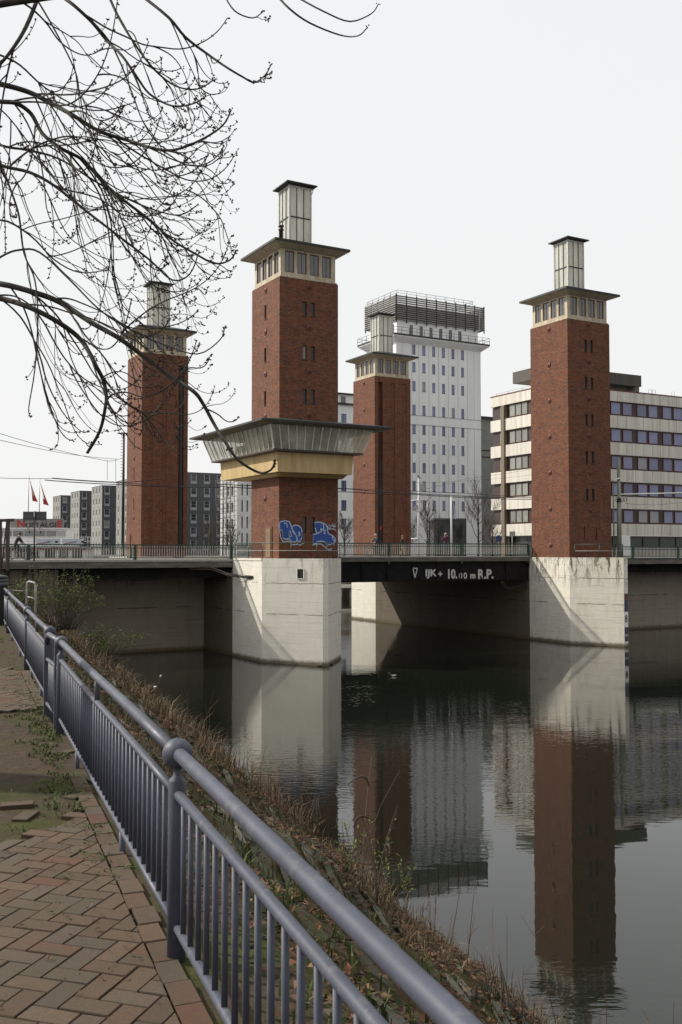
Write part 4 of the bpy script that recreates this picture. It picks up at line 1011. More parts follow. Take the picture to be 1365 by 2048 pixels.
# ---- restaurant ship
def ship():
    A = P(10, 1100, 104); t = thing('restaurant_ship', 'white restaurant ship with a large lettered sign moored beyond the bridge', 'ship', (A.x, A.y, 0), R(6))
    k = 104 / FPX
    def zz(py): return EYE + (1105 - py) * k
    xr = lambda px: (px - 10) * k / math.cos(R(6))
    mb = MB(); mb.prism([(-14, 0), (xr(170), 0), (xr(190), 1.0), (xr(196), 3), (xr(190), 5), (xr(170), 6), (-14, 6)], .1, zz(1117)); mb.build('hull', M['white'], t)
    mb = MB(); mb.box(-13, xr(168), .4, 5.6, zz(1117), zz(1095)); dk = mb.build('lower_deck', M['white'], t)
    mb = MB(); mb.box(-13, xr(168), .34, .4, zz(1100), zz(1097)); mb.box(-13, xr(184), -.05, .0, zz(1119), zz(1117.5)); mb.build('stripe', M['red'], t)
    w_ = MB(); w_.box(0, 1.0, .33, .38, 0, .8); wm = w_.mesh('window', [M['darkglass']], False)
    for i in range(14): put('window', wm, dk, (-12.0 + i * 1.45, 0, zz(1115)))
    mb = MB(); mb.prism([(-13, -.2), (xr(180), -.2), (xr(187), 1.2), (xr(187), 4.8), (xr(180), 6.2), (-13, 6.2)], zz(1095), zz(1093)); mb.build('upper_deck', M['white'], t)
    mb = MB(); mb.box(-12, xr(126), 1.2, 5, zz(1093), zz(1057)); cb = mb.build('cabin', M['white'], t)
    for x0, x1 in ((21, 41), (43, 63), (65, 84), (86, 105), (107, 124), (4, 18), (-14, 1)):
        mb = MB(); mb.box(xr(x0), xr(x1), 1.13, 1.195, zz(1074), zz(1061)); mb.build('window', M['greyglass'], cb)
    mb = MB(); mb.box(-12.2, xr(128), .9, 5.2, zz(1056.9), zz(1055)); mb.build('cabin_roof', M['white'], t)
    mb = MB(); mb.box(xr(13), xr(120), 1.3, 1.4, zz(1054.9), zz(1036.5)); sg = mb.build('name_board', M['palegrey'], t)
    def word(s, a, b_, y0, y1, mt, off=.01):
        me = fit_text(text_mesh(s, .6, mt, .01, off), xr(a), xr(b_), zz(y1), zz(y0)); put('lettering', me, sg, (0, 1.28, 0))
    word('N', 28, 43, 1039.5, 1054.2, M['red'], .02); word('OSTALGI', 44, 105, 1044, 1054.2, M['black']); word('E', 107, 117, 1039.5, 1054.2, M['red'], .02)
    mb = MB()                                               # serifs of the capital letters
    for x in (28, 42.5): mb.box(xr(x - 1.6), xr(x + 1.6), 1.262, 1.27, zz(1040.3), zz(1039.4), 0)
    mb.box(xr(26.4), xr(30.4), 1.262, 1.27, zz(1054.4), zz(1053.5), 0); mb.box(xr(106), xr(110), 1.262, 1.27, zz(1054.4), zz(1053.5), 0); mb.build('serif', M['red'], sg)
    # upper deck railing with hung banners
    mb = MB()
    for h in (.55, 1.0): mb.tube([(-13, -.1, zz(1093) + h), (xr(180), -.1, zz(1093) + h), (xr(186), 1.2, zz(1093) + h), (xr(186), 4.8, zz(1093) + h)], .035, 6)
    for i in range(16): x = -13 + i * 1.4; mb.tube([(x, -.1, zz(1093)), (x, -.1, zz(1093) + 1)], .03, 6)
    for x in (xr(172), xr(177), xr(182)): mb.tube([(x, -.1, zz(1093)), (x, -.1, zz(1093) + 1)], .03, 6)
    mb.build('deck_railing', M['white'], t)
    bn = pm('banner_cloth', (.55, .60, .66), .7, var=.15, scale=2)
    for i, (a, b_) in enumerate(((71, 118), (122, 162))):
        mb = MB(); mb.box(xr(a), xr(b_), -.16, -.14, zz(1089.5), zz(1077.5)); o = mb.build('banner', bn, t)
        mb = MB(); c0, c1 = (xr(a + 3), zz(1087.5)), (xr(a + 28), zz(1082)); mb.obox((c0[0], -.17, c0[1]), (c1[0], -.17, c1[1]), .015, .22, 0, (0, 1, 0)); o2 = mb.build('label_strip', M['red'], o)
        me = fit_text(text_mesh('MS Nostalgie', .2, M['letter'], .002, .004), 0, 1.15, -.06, .06)
        put('lettering', me, o, ((c0[0] + .08), -.182, c0[1] + .02), (0, -math.atan2(c1[1] - c0[1], c1[0] - c0[0]), 0))
        mb = MB(); cx, cz = xr(a + 40), zz(1083.5); mb.box(cx - .15, cx + .15, -.166, -.161, cz - .1, cz + .1, 0); mb.build('emblem', M['darksteel'], o)
    return zz, xr
ship()

# ================================================================== MASTS, FLAGS, WIRES
def pole(name, label, cat, x, y, z0, z1, r0, r1, mat, group=None, part='shaft'):
    t = thing(name, label, cat, (x, y, 0), 0, group); mb = MB()
    mb.tube([(0, 0, z0), (0, 0, z0 + (z1 - z0) * .5), (0, 0, z1)], [r0, (r0 + r1) / 2, r1], 10); mb.build(part, mat, t); return t
M['mast'] = pm('grey_green_mast_paint', (.24, .26, .20), .6, var=.3, scale=3, stretch=(1, 1, .3))
def wave_flag(x0, y0, pts, mats, parent, depth=.25, name='flag'):
    mb = MB(); n = len(pts)
    for i in range(n - 1):
        (xa, za, xb, zb), (xc, zc, xd, zd) = pts[i], pts[i + 1]
        k = 4
        for j in range(k):
            f0, f1 = j / k, (j + 1) / k
            L_ = lambda a, b_, f: a + (b_ - a) * f
            def yy(f, r_): return depth * math.sin(f * 5 + r_ * 1.7)
            mb.poly([(L_(xa, xb, f0), yy(f0, i), L_(za, zb, f0)), (L_(xa, xb, f1), yy(f1, i), L_(za, zb, f1)), (L_(xc, xd, f1), yy(f1, i + 1), L_(zc, zd, f1)), (L_(xc, xd, f0), yy(f0, i + 1), L_(zc, zd, f0))], min(i, len(mats) - 1), s=True)
    o = mb.build(name, mats, parent, uv=False)
    return o
def flags():
    Y = 104; k = Y / FPX; zz = lambda py: EYE + (1105 - py) * k
    for px, py, mats, lb, pts in ((57, 947, [pm('orange_flag', (.50, .17, .07), .7), pm('faded_flag', (.30, .27, .30), .7), M['red']], 'flagpole with a limp faded blue and orange flag above the ship', ((0, 956, .4, 975), (0, 985, 1.2, 1000), (.2, 1000, 1.6, 1002))),
                            (79, 954, [M['white'], M['red'], M['red']], 'flagpole with a limp red and white flag above the ship', ((0, 958, .4, 975), (.1, 985, 1.6, 1000), (.3, 988, 2.0, 1013), (.5, 990, 2.2, 1012)))):
        p = P(px, 1040, Y + 1); t = pole('flagpole', lb, 'flagpole', p.x, p.y, 9.0, zz(py), .06, .035, M['steel'], 'flagpoles above the ship')
        q = [(a[0] * .55, zz(a[1]), a[2] * .55, zz(a[3])) for a in pts]
        rows = [(q[0][0] + .05, q[0][1], q[0][0] + .25, q[0][3])] + q
        mb = MB(); z0 = zz(py) - .3; ln = 2.5
        for i in range(8):
            f0, f1 = i / 8, (i + 1) / 8
            for (a, b_, m_) in ((.03, .45, 0), (.45, 1.0, 1)):
                wdt = lambda f: .15 + .75 * f; sh = lambda f: .35 * f
                X = lambda f, g_: .05 + sh(f) + g_ * wdt(f) * .7
                yy_ = lambda f, g_: .14 * math.sin(g_ * 9 + f * 3)
                zz_ = lambda f, g_: z0 - f * ln * (1 - .12 * g_) - .45 * g_
                mb.poly([(X(f0, a), yy_(f0, a), zz_(f0, a)), (X(f1, a), yy_(f1, a), zz_(f1, a)), (X(f1, b_), yy_(f1, b_), zz_(f1, b_)), (X(f0, b_), yy_(f0, b_), zz_(f0, b_))], m_ if i < 6 else 2, s=True)
        mb.build('flag', mats, t, uv=False)
    # ship-style mast and poles beyond the bridge
    Y = 112; k = Y / FPX; zz = lambda py: EYE + (1105 - py) * k
    p = P(838, 1100, Y); t = pole('signal_mast', 'tall white mast with two yards and small white pennants', 'mast', p.x, p.y, 6.3, zz(957), .15, .07, M['white'])
    mb = MB(); mb.tube([(-(838 - 812) * k, 0, zz(1002)), (31 * k, 0, zz(998))], .06, 6); mb.tube([(-18 * k, 0, zz(1077.5)), (17 * k, 0, zz(1077.5))], .07, 6); mb.build('yard', M['white'], t)
    fm = pm('white_flag_cloth', (.66, .68, .72), .7, var=.15)
    for (x, z, dx, dz) in ((.05, 964, 13, 18), (-.05, 1008, -13, 11), (16 * k, 1007, 5, 18)):
        mb = MB(); X = x; Z = zz(z); mb.poly([(X, 0, Z), (X, .1, Z - dz * k * .75), (X + dx * k * .55, .25, Z - dz * k * 1.1), (X + dx * k, .0, Z - dz * k * .8), (X + dx * k * .5, -.1, Z - dz * k * .25)]); mb.build('pennant', fm, t, uv=False)
    p = P(903.5, 1100, Y - 3); t = pole('flagpole', 'white flagpole with a hanging white and blue flag beside the photographer', 'flagpole', p.x, p.y, 6.3, zz(990) - .2, .11, .08, M['white'])
    mb = MB(); bl = pm('blue_grey_flag', (.20, .24, .40), .7)
    for i in range(6):
        f0, f1 = i / 6, (i + 1) / 6; wd = lambda f: .05 + .35 * math.sin(min(1, f * 1.2) * 2.0)
        z0, z1 = zz(1002 + 35 * f0), zz(1002 + 35 * f1)
        mb.poly([(.1, .0, z0), (.1 + wd(f0) * .45, .12, z0 - .05), (.1 + wd(f1) * .45, .12, z1 - .05), (.1, 0, z1)], 1); mb.poly([(.1 + wd(f0) * .45, .12, z0 - .05), (.1 + wd(f0), -.05, z0 - .2), (.1 + wd(f1), -.05, z1 - .2), (.1 + wd(f1) * .45, .12, z1 - .05)], 0)
    mb.build('flag', [fm, bl], t, uv=False)
    # pole, lamp, wires
    u, v = 30.15, 0.0; p = BF(u, v); t = thing('catenary_mast', 'thick grey-green mast with clamps standing on the peeling white pier', 'mast', (p.x, p.y, 0))
    Yp = p.y; k = Yp / FPX; zz = lambda py: EYE + (1105 - py) * k
    mb = MB(); mb.tube([(0, 0, 6.6), (0, 0, zz(1005)), (0, 0, zz(1004)), (0, 0, zz(917))], [.19, .17, .14, .125], 12); mb.build('shaft', M['mast'], t)
    mb = MB()
    for z in (zz(1003), zz(999)): mb.lathe([(.15, -.05), (.2, -.05), (.2, .05), (.15, .05)], (0, 0, z), 12)
    for a in range(4): x = -.35 + a * .24; mb.tube([(x, -.2, zz(998)), (x + .12, -.22, zz(995)), (x + .2, -.2, zz(999)), (x + .1, -.2, zz(1004)), (x, -.2, zz(1000))], .03, 5)
    mb.build('clamp', M['black'], t)
    mb = MB(); mb.tube([(.1, 0, zz(988.5)), (3.2, 2.2, zz(984)), (9, 6.4, zz(975))], .05, 6); mb.build('bracket_arm', M['white'], t)
    p = BF(30.0, 0.05); t = thing('street_lamp', 'slender pale green street lamp with a flat slanted head beside the thick mast', 'street lamp', (p.x, p.y, 0))
    mb = MB(); mb.tube([(-.3, 0, 6.6), (-.3, 0, zz(961))], [.06, .045], 8); mb.build('shaft', M['mast'], t)
    mb = MB(); a = Vector((-.42, 0, zz(961))); b_ = Vector((.25, -.1, zz(956))); mb.obox(a, b_, .3, .1); mb.build('lamp_head', M['white'], t)
    # tram mast beside the branch-covered tower
    p = P(246, 1100, 96); k = 96 / FPX; zz = lambda py: EYE + (1105 - py) * k
    t = thing('tram_mast', 'dark tram mast with lamp arm close beside the branch-covered brick tower', 'mast', (p.x, p.y, 0))
    mb = MB(); mb.tube([(0, 0, 6.3), (0, 0, zz(864))], [.16, .11], 8); mb.build('shaft', M['darksteel'], t)
    mb = MB(); mb.obox((-.6, 0, zz(866)), (.3, 0, zz(866)), .2, .1); mb.build('lamp_head', M['darksteel'], t)
    mb = MB()
    for i in range(14): z = zz(875 + i * 6); mb.box(-.28, -.1, -.02, .02, z, z + .04)
    mb.build('climbing_rung', M['darksteel'], t)
    # sign seen from behind
    p = P(69, 1100, 58.5); k = 58.5 / FPX; zz = lambda py: EYE + (1105 - py) * k
    t = thing('road_sign', 'back of a wide grey road sign on a thin pole by the railing', 'road sign', (p.x, p.y, 0))
    mb = MB(); mb.tube([(0, 0, 6.5), (0, 0, zz(1022))], .045, 8); mb.build('post', M['darksteel'], t)
    mb = MB(); mb.box(-24 * k, 23 * k, .06, .09, zz(1041), zz(1023)); mb.build('sign_panel', M['greywall'], t)
    mb = MB(); mb.box(-24 * k, 23 * k, .045, .059, zz(1037), zz(1036)); mb.box(-24 * k, 23 * k, .045, .059, zz(1028), zz(1027)); mb.build('bracket', M['darksteel'], t)
    # dark frame at the end of the railing
    p = P(6, 1100, 55); k = 55 / FPX; zz = lambda py: EYE + (1105 - py) * k
    t = thing('steel_frame', 'dark brown steel frame of two uprights at the bridge end', 'frame', (p.x, p.y, 0))
    mb = MB()
    for x in (-.15, .28): mb.obox((x, 0, zz(1141)), (x - .02, 0, zz(1038)), .17, .17)
    mb.build('upright', M['darkbrown'], t); mb = MB(); mb.obox((-.9, 0, zz(1042)), (.6, 0, zz(1040)), .12, .16); mb.obox((-.06, 0, zz(1140)), (.2, 0, zz(1045)), .06, .06); mb.build('cross_bar', M['darkbrown'], t)
    # signs on the far pavement in front of the office
    p = P(998, 1100, 92); k = 92 / FPX; zz = lambda py: EYE + (1105 - py) * k
    t = thing('parking_sign', 'small round blue sign on a thin post before the office building', 'road sign', (p.x, p.y, 0))
    mb = MB(); mb.tube([(0, 0, 6.5), (0, 0, zz(1050))], .04, 6); mb.build('post', M['steel'], t)
    mb = MB(); mb.lathe([(.3, -.02), (.3, .02)], (0, 0, 0), 14); mb.build('sign_panel', pm('blue_sign', (.03, .05, .18), .5), t, (0, -.06, zz(1077)), (R(90), 0, 0))
    p = P(1025, 1100, 92)
    t = thing('info_sign', 'small rectangular framed sign on a thin post before the office building', 'road sign', (p.x, p.y, 0))
    mb = MB(); mb.tube([(0, 0, 6.5), (0, 0, zz(1062))], .035, 6); mb.build('post', M['steel'], t); mb = MB(); mb.box(-.25, .28, -.06, -.03, zz(1072), zz(1063)); mb.build('sign_panel', M['barpale'], t)
flags()
def wires():
    def wire(pts, r, label, y=None):
        q = []
        for i in range(len(pts) - 1):
            a, b_ = Vector(pts[i]), Vector(pts[i + 1]); n = 10; sag = (b_ - a).length * .006
            for j in range(n): f = j / n; c = a.lerp(b_, f); c.z -= sag * 4 * f * (1 - f); q.append(c)
        q.append(Vector(pts[-1])); mb = MB(); mb.tube(q, r, 5)
        tag(mb.build('overhead_wire', M['black'], uv=False), label, 'wire', 'tram wires over the bridge')
    Ya, Yb = 74, 100
    wire([P(-60, 953, 62), P(105, 957, 70), P(250, 966, 75), P(370, 972, 78)], .018, 'thin upper tram wire crossing the sky above the ship')
    wire([P(90, 960, 72), P(250, 969.5, 77), P(440, 975, 82)], .036, 'thick lower tram wire crossing the branch-covered brick tower')
    wire([P(105, 956, 74), P(250, 965, 79), P(330, 957, 82)], .034, 'thick tram wire ending on the branch-covered brick tower')
    wire([P(-60, 855, 58), P(0, 867, 60), P(215, 922, 80), P(246, 915, 96)], .018, 'faint wire sloping down through the pale sky beside the branches')
    wire([P(-60, 868, 58), P(0, 880, 60), P(235, 918, 96)], .018, 'faint wire sloping down just below the branches')
    wire([P(430, 968, 80), P(560, 972, 84), P(700, 978, 88), P(815, 986, 92), P(1063, 996, 100)], .036, 'thick tram wire running behind the control room tower to the plain tower')
    wire([P(430, 972, 82), P(700, 984, 90), P(830, 989, 94), P(1063, 999, 104)], .036, 'second thick tram wire just below the first, across the white building')
    wire([P(675, 976, 88), P(780, 979, 92), P(930, 986, 96), P(1063, 994, 100)], .022, 'thin tram wire across the tall white building')
    wire([P(820, 985, 92), P(930, 958, 98), P(1063, 938, 104)], .012, 'thin wire rising across the white building towards the office')
    wire([P(815, 965, 96), P(925, 962, 100), P(1063, 950, 108)], .010, 'very thin span wire high across the white building')
    wire([P(1250, 1007, 84), P(1310, 1010, 86), P(1420, 998, 90)], .014, 'thin wire from the thick mast across the office bands')
    wire([P(215, 920, 80), P(215, 960, 80)], .018, 'short hanging wire beside the tram mast'); wire([P(232, 918, 80), P(232, 962, 80)], .018, 'short hanging wire closest to the tram mast')
wires()
# ================================================================== PEOPLE, BICYCLES, BIRDS
SKIN = pm('skin', (.50, .30, .21), .6, var=.12)
def skinned(name, verts, edges, mats, parent, midx, root=0, sub=1):
    """verts: (co, radius, material); one continuous surface grown round the joints"""
    me = bpy.data.meshes.new(name); me.from_pydata([v[0] for v in verts], edges, [])
    o = bpy.data.objects.new(name, me); COL.objects.link(o)
    o.modifiers.new('s', 'SKIN')
    lay = me.skin_vertices[0].data
    for i, v in enumerate(verts):
        r_ = v[1] if isinstance(v[1], tuple) else (v[1], v[1]); lay[i].radius = r_; lay[i].use_root = (i == root)
    md = o.modifiers.new('b', 'SUBSURF'); md.levels = sub; md.render_levels = sub
    bpy.context.view_layer.update()
    m2 = bpy.data.meshes.new_from_object(o.evaluated_get(bpy.context.evaluated_depsgraph_get()))
    bpy.data.objects.remove(o); bpy.data.meshes.remove(me)
    m2.materials.clear()
    for mt in mats: m2.materials.append(mt)
    segs = [(Vector(verts[a][0]), Vector(verts[b_][0]), verts[b_][2]) for a, b_ in edges]
    for p in m2.polygons:
        c = p.center; best = None
        for a, b_, m_ in segs:
            d = b_ - a; t = max(0, min(1, (c - a).dot(d) / max(1e-9, d.length_squared))); q = (c - (a + d * t)).length
            if best is None or q < best[0]: best = (q, m_)
        p.material_index = best[1]; p.use_smooth = True
    return put(name, m2, parent)
def person(label, loc, rot, joints, top, legs, hair, shoe=None, hands=True):
    """joints: dict of points in metres, figure faces -y"""
    t = thing('person', label, 'person', loc, rot)
    J = {k: Vector(v) for k, v in joints.items()}
    mats = [top, legs, SKIN, shoe or M['black']]
    vs, es = [], []
    def add(p, r_, m_, par=None):
        vs.append((tuple(p), r_, m_)); i = len(vs) - 1
        if par is not None: es.append((par, i))
        return i
    pel = add(J['pelvis'], (.15, .115), 1); wa = add(J['waist'], (.135, .10), 0, pel); ch = add(J['chest'], (.165, .115), 0, wa)
    nk = add(J['neck'], .06, 0, ch); hb = add(J['neck'] + (J['head'] - J['neck']) * .45, .062, 2, nk); hd = add(J['head'], (.078, .095), 2, hb)
    add(J['head'] + (J['head'] - J['neck']).normalized() * .075, .06, 2, hd)
    for s in ('l', 'r'):
        sh = add(J['sh_' + s], .066, 0, ch); el = add(J['el_' + s], .05, 0, sh); wr = add(J['wr_' + s], .036, 0, el)
        d = (J['wr_' + s] - J['el_' + s]).normalized(); hnd = add(J['wr_' + s] + d * .07, (.038, .022), 2, wr)
        side = d.orthogonal().normalized()
        for k_ in range(4): f = add(J['wr_' + s] + d * .125 + side * (.03 - .02 * k_), .011, 2, hnd); add(J['wr_' + s] + d * (.165 - .01 * abs(k_ - 1)) + side * (.034 - .022 * k_) + Vector((0, 0, -.015)), .009, 2, f)
        add(J['wr_' + s] + d * .085 + side * .06, .011, 2, hnd)
        hp = add(J['hip_' + s], .10, 1, pel); kn = add(J['kn_' + s], .066, 1, hp); an = add(J['an_' + s], .045, 1, kn); add(J['toe_' + s], .042, 3, an)
    b = skinned('body', vs, es, mats, t, None)
    f = (J.get('face', J['head'] + Vector((0, -1, 0))) - J['head']).normalized(); mb = MB()
    up = (J['head'] - J['neck']).normalized(); rt = f.cross(up).normalized(); h0 = J['head'] + up * .04
    mb.ball(tuple(h0 + f * .10 - up * .03), .018, 6)
    for s in (-1, 1): mb.ball(tuple(h0 + rt * (.088 * s) - up * .02), .022, 6)
    mb.build('face_features', SKIN, b)
    mb = MB()
    for s in (-1, 1): mb.ball(tuple(h0 + f * .088 + rt * (.03 * s)), .009, 6)
    mb.obox(h0 + f * .093 - up * .075 - rt * .02, h0 + f * .093 - up * .075 + rt * .02, .006, .008); mb.build('eyes_and_mouth', M['black'], b)
    mb = MB(); c = J['head'] + up * .06 - f * .022; mb.ball(tuple(c), .104, 12, 0, .95); mb.build('hair', hair, t)
    return t
def stand(h=1.75, **kw):
    k = h / 1.75
    d = dict(pelvis=(0, 0, .95), waist=(0, 0, 1.12), chest=(0, .01, 1.34), neck=(0, .01, 1.50), head=(0, -.01, 1.62), sh_l=(.19, .01, 1.42), sh_r=(-.19, .01, 1.42),
             el_l=(.25, .02, 1.12), el_r=(-.25, .02, 1.12), wr_l=(.25, -.06, .88), wr_r=(-.25, -.06, .88), hip_l=(.09, 0, .90), hip_r=(-.09, 0, .90),
             kn_l=(.10, -.02, .50), kn_r=(-.10, -.02, .50), an_l=(.11, .02, .085), an_r=(-.11, .02, .085), toe_l=(.12, -.14, .045), toe_r=(-.12, -.14, .045))
    d.update(kw); return {a: tuple(x * k for x in b_) for a, b_ in d.items()}
plum = pm('plum_jacket', (.10, .022, .055), .8); jeans = pm('blue_jeans', (.07, .095, .17), .85, var=.35, scale=9); olive = pm('dark_olive_jacket', (.055, .045, .03), .85)
tan = pm('tan_trousers', (.36, .25, .13), .85); navy = pm('navy_jacket', (.03, .045, .075), .85); dark = pm('dark_trousers', (.035, .033, .035), .85)
grey_hair = pm('grey_hair', (.42, .38, .34), .8); ginger = pm('ginger_hair', (.26, .11, .045), .8); brown_hair = pm('brown_hair', (.05, .03, .02), .8)
def face_to(p):  # rotation so that -y of the figure points to the camera
    return math.atan2(p.x, -p.y) + math.pi if False else math.atan2(-p.x, p.y) * 1.0
DZ = 6.69
def on_deck(px, v, z=DZ):
    d = ray(px, 1100); V = Vector((-UY, UX, 0)); o = Vector((-C2[0], -C2[1], 0)); tt = (v - o.dot(V)) / Vector((d.x, d.y, 0)).dot(V)
    return Vector((d.x * tt, d.y * tt, z))
p = on_deck(892, 5.7)
person('person in plum jacket and jeans holding a camera to the face', p, face_to(p), stand(1.84, el_l=(.30, -.12, 1.20), el_r=(-.30, -.12, 1.20), wr_l=(.12, -.24, 1.50), wr_r=(-.12, -.24, 1.50)), plum, jeans, grey_hair)
ct = thing('camera', 'black camera held up by the person in the plum jacket', 'camera', p, face_to(p)); mb = MB(); mb.box(-.07, .07, -.30, -.22, 1.62, 1.71); mb.box(-.03, .03, -.27, -.22, 1.71, 1.735); mb.build('camera_body', M['black'], ct)
mb = MB(); mb.tube([(0, -.30, 1.66), (0, -.40, 1.66)], .035, 10); mb.build('lens', M['darksteel'], ct)
p = on_deck(806, 6.0)
person('ginger-haired person in a dark jacket and tan trousers walking along the bridge', p, face_to(p) + R(60), stand(1.62, kn_l=(.09, -.14, .50), an_l=(.1, -.16, .09), toe_l=(.1, -.31, .05), kn_r=(-.09, .02, .5), an_r=(-.1, .20, .10), toe_r=(-.1, .07, .045)), olive, tan, ginger)
def bicycle(label, loc, rot):
    t = thing('bicycle', label, 'bicycle', loc, rot)
    w_ = MB(); n = 20
    w_.tube([(math.cos(2 * math.pi * i / n) * .33, 0, .34 + math.sin(2 * math.pi * i / n) * .33) for i in range(n + 1)], .022, 6, 0)
    for i in range(10): a = math.pi * 2 * i / 10; w_.obox((0, 0, .34), (math.cos(a) * .32, 0, .34 + math.sin(a) * .32), .008, .008, 1)
    w_.tube([(0, -.05, .34), (0, .05, .34)], .03, 6, 1); me = w_.mesh('wheel', [M['black'], M['steel']], False)
    for x in (-.53, .53): put('wheel', me, t, (x, 0, 0))
    mb = MB()
    for a, b_ in (((-.53, 0, .34), (-.13, 0, .30)), ((-.13, 0, .30), (-.25, 0, .82)), ((-.25, 0, .75), (-.53, 0, .34)), ((-.22, 0, .72), (.36, 0, .78)), ((-.13, 0, .30), (.38, 0, .70)), ((.34, 0, .92), (.53, 0, .34)), ((-.75, 0, .70), (-.25, 0, .70))): mb.tube([a, b_], .02, 6)
    mb.build('frame', M['darksteel'], t); mb = MB(); mb.tube([(.22, -.28, 1.02), (.34, -.15, 1.05), (.33, 0, 1.0), (.34, .15, 1.05), (.22, .28, 1.02)], .016, 6); mb.tube([(.33, 0, .9), (.33, 0, 1.0)], .018, 6); mb.build('handlebar', M['steel'], t)
    mb = MB(); mb.prism([(-.40, -.08), (-.36, -.1), (-.12, -.02), (-.12, .02), (-.36, .1), (-.40, .08)], .83, .89); mb.build('saddle', M['black'], t)
    mb = MB(); mb.lathe([(.09, -.01), (.09, .01)], (0, 0, 0), 12); mb.build('chainring', M['steel'], t, (-.13, -.05, .30), (R(90), 0, 0))
    mb = MB(); mb.obox((-.13, -.06, .30), (-.05, -.07, .16), .02, .02); mb.obox((-.13, .06, .30), (-.21, .07, .44), .02, .02); mb.build('pedal_crank', M['steel'], t)
    return t
def rider(label, loc, rot, top, legs, hair):
    # bicycle points along +x; figure faces +x
    J = dict(pelvis=(-.24, 0, .97), waist=(-.19, 0, 1.12), chest=(-.05, 0, 1.32), neck=(.02, 0, 1.47), head=(.06, 0, 1.58), face=(1, 0, 1.55), sh_l=(0, .19, 1.40), sh_r=(0, -.19, 1.40), el_l=(.14, .25, 1.18), el_r=(.14, -.25, 1.18),
             wr_l=(.22, .24, 1.06), wr_r=(.22, -.24, 1.06), hip_l=(-.22, .09, .93), hip_r=(-.22, -.09, .93), kn_l=(.14, .1, .82), kn_r=(.10, -.1, .58), an_l=(-.16, .1, .50), an_r=(-.08, -.1, .22), toe_l=(-.03, .1, .46), toe_r=(.07, -.1, .18))
    return person(label, loc, rot, J, top, legs, hair)
p = on_deck(38, 5.2, 6.53)
bicycle('bicycle ridden by the cyclist beside the railing near the ship', p, ANG); rider('cyclist in a dark jacket leaning over the handlebars near the ship', p, ANG, dark, dark, brown_hair)
p = on_deck(753, 6.2)
bicycle('bicycle under the grey-haired rider in front of the brick tower', p, ANG + math.pi); rider('grey-haired rider in a navy jacket seated on a bicycle in front of the brick tower', p, ANG + math.pi, navy, dark, grey_hair)
def duck(label, loc, rot, c1):
    t = thing('duck', label, 'duck', loc, rot, 'ducks on the water')
    skinned('body', [((-.16, 0, .06), .03, 0), ((-.08, 0, .04), (.075, .06), 0), ((.05, 0, .04), (.085, .065), 0), ((.14, 0, .09), .04, 1), ((.16, 0, .17), .034, 1), ((.19, 0, .20), .04, 1), ((.23, 0, .19), .018, 1), ((-.23, 0, .10), .012, 0)], [(1, 0), (1, 2), (2, 3), (3, 4), (4, 5), (5, 6), (0, 7)], [c1, M['darksteel']], t, None, 1)
    mb = MB(); mb.obox((.23, 0, .185), (.29, 0, .175), .035, .014); mb.build('bill', pm('duck_bill', (.35, .22, .03), .5), t)
bd = pm('duck_brown', (.09, .06, .04), .8); bg_ = pm('duck_grey', (.34, .32, .28), .8)
def on_water(px, py): d = ray(px, py); return Vector((0, 0, EYE)) + d * (-EYE / d.z)
duck('dark duck resting at the foot of the white pier', on_water(641, 1333), .3, bd); duck('dark duck swimming just off the pier corner', on_water(661, 1329), 2.6, bd); duck('pale duck swimming alone in mid channel', on_water(786, 1353), 3.0, bg_)
def crow():
    p = P(838, 955, 112); t = thing('crow', 'black crow perched on top of the tall white mast', 'bird', (p.x, p.y, p.z - .05))
    skinned('body', [((0, 0, .12), (.07, .07), 0), ((-.08, 0, .22), (.06, .06), 0), ((-.13, 0, .32), .045, 0), ((-.20, 0, .31), .015, 0), ((.12, 0, .03), .045, 0), ((.28, 0, -.08), .02, 0)], [(0, 1), (1, 2), (2, 3), (0, 4), (4, 5)], [M['black']], t, None)
    mb = MB(); mb.tube([(0, .03, .08), (0, .03, -.0)], .008, 5); mb.tube([(0, -.03, .08), (0, -.03, .0)], .008, 5); mb.build('leg', M['black'], t)
crow()
for px, py, r_ in ((322, 1352, .06), (311, 1374, .10)):
    q = on_water(px, py); mb = MB(); mb.lathe([(.04, .0), (r_, .01), (r_ * .9, .035), (.05, .05)], (0, 0, 0), 9)
    tag(mb.build('floating_litter', M['white'], None, (q.x, q.y, .0)), 'small white scrap of litter on the dark water' if py < 1360 else 'flat white piece of litter on the dark water nearer the bank', 'litter')

# ================================================================== FOREGROUND RAILING
def rail_paint():
    m, nt_, b = nm('blue_grey_railing_paint'); g = G(nt_); v = g.coord('Object')
    n = g.noise(v, 4, 6, .7); n2 = g.noise(v, 38, 5, .75); n4 = g.noise(v, 11, 6, .8)
    c = g.mix(g.ramp(n, (.35, 0.0), (.7, 1.0)), (.062, .069, .098), (.040, .045, .064)); c = g.mix(g.ramp(n2, (.60, 0.0), (.70, .7)), c, (.036, .033, .034))
    c = g.mix(g.ramp(n4, (.64, 0.0), (.68, .8)), c, (.085, .052, .034)); c = g.mix(g.ramp(g.noise(g.coord('Object', (1, 1, .25)), 16, 4, .7), (.56, 0.0), (.66, .5)), c, (.12, .12, .125))
    g.link(c, b.inputs['Base Color']); g.link(g.ramp(n, (.3, .44), (.7, .68)), b.inputs['Roughness']); b.inputs['Specular IOR Level'].default_value = .45
    g.bump(n2, .5, .0008, b); return m
M['rail'] = rail_paint()
zB, zT, zM, zL = EYE - .92, EYE - .92, EYE - 1.105, EYE - 1.70
bar = MB(); bar.tube([(0, 0, zL - .02), (0, 0, zM)], .0125, 10, smooth=True); BAR = bar.mesh('baluster', [M['rail']], False)
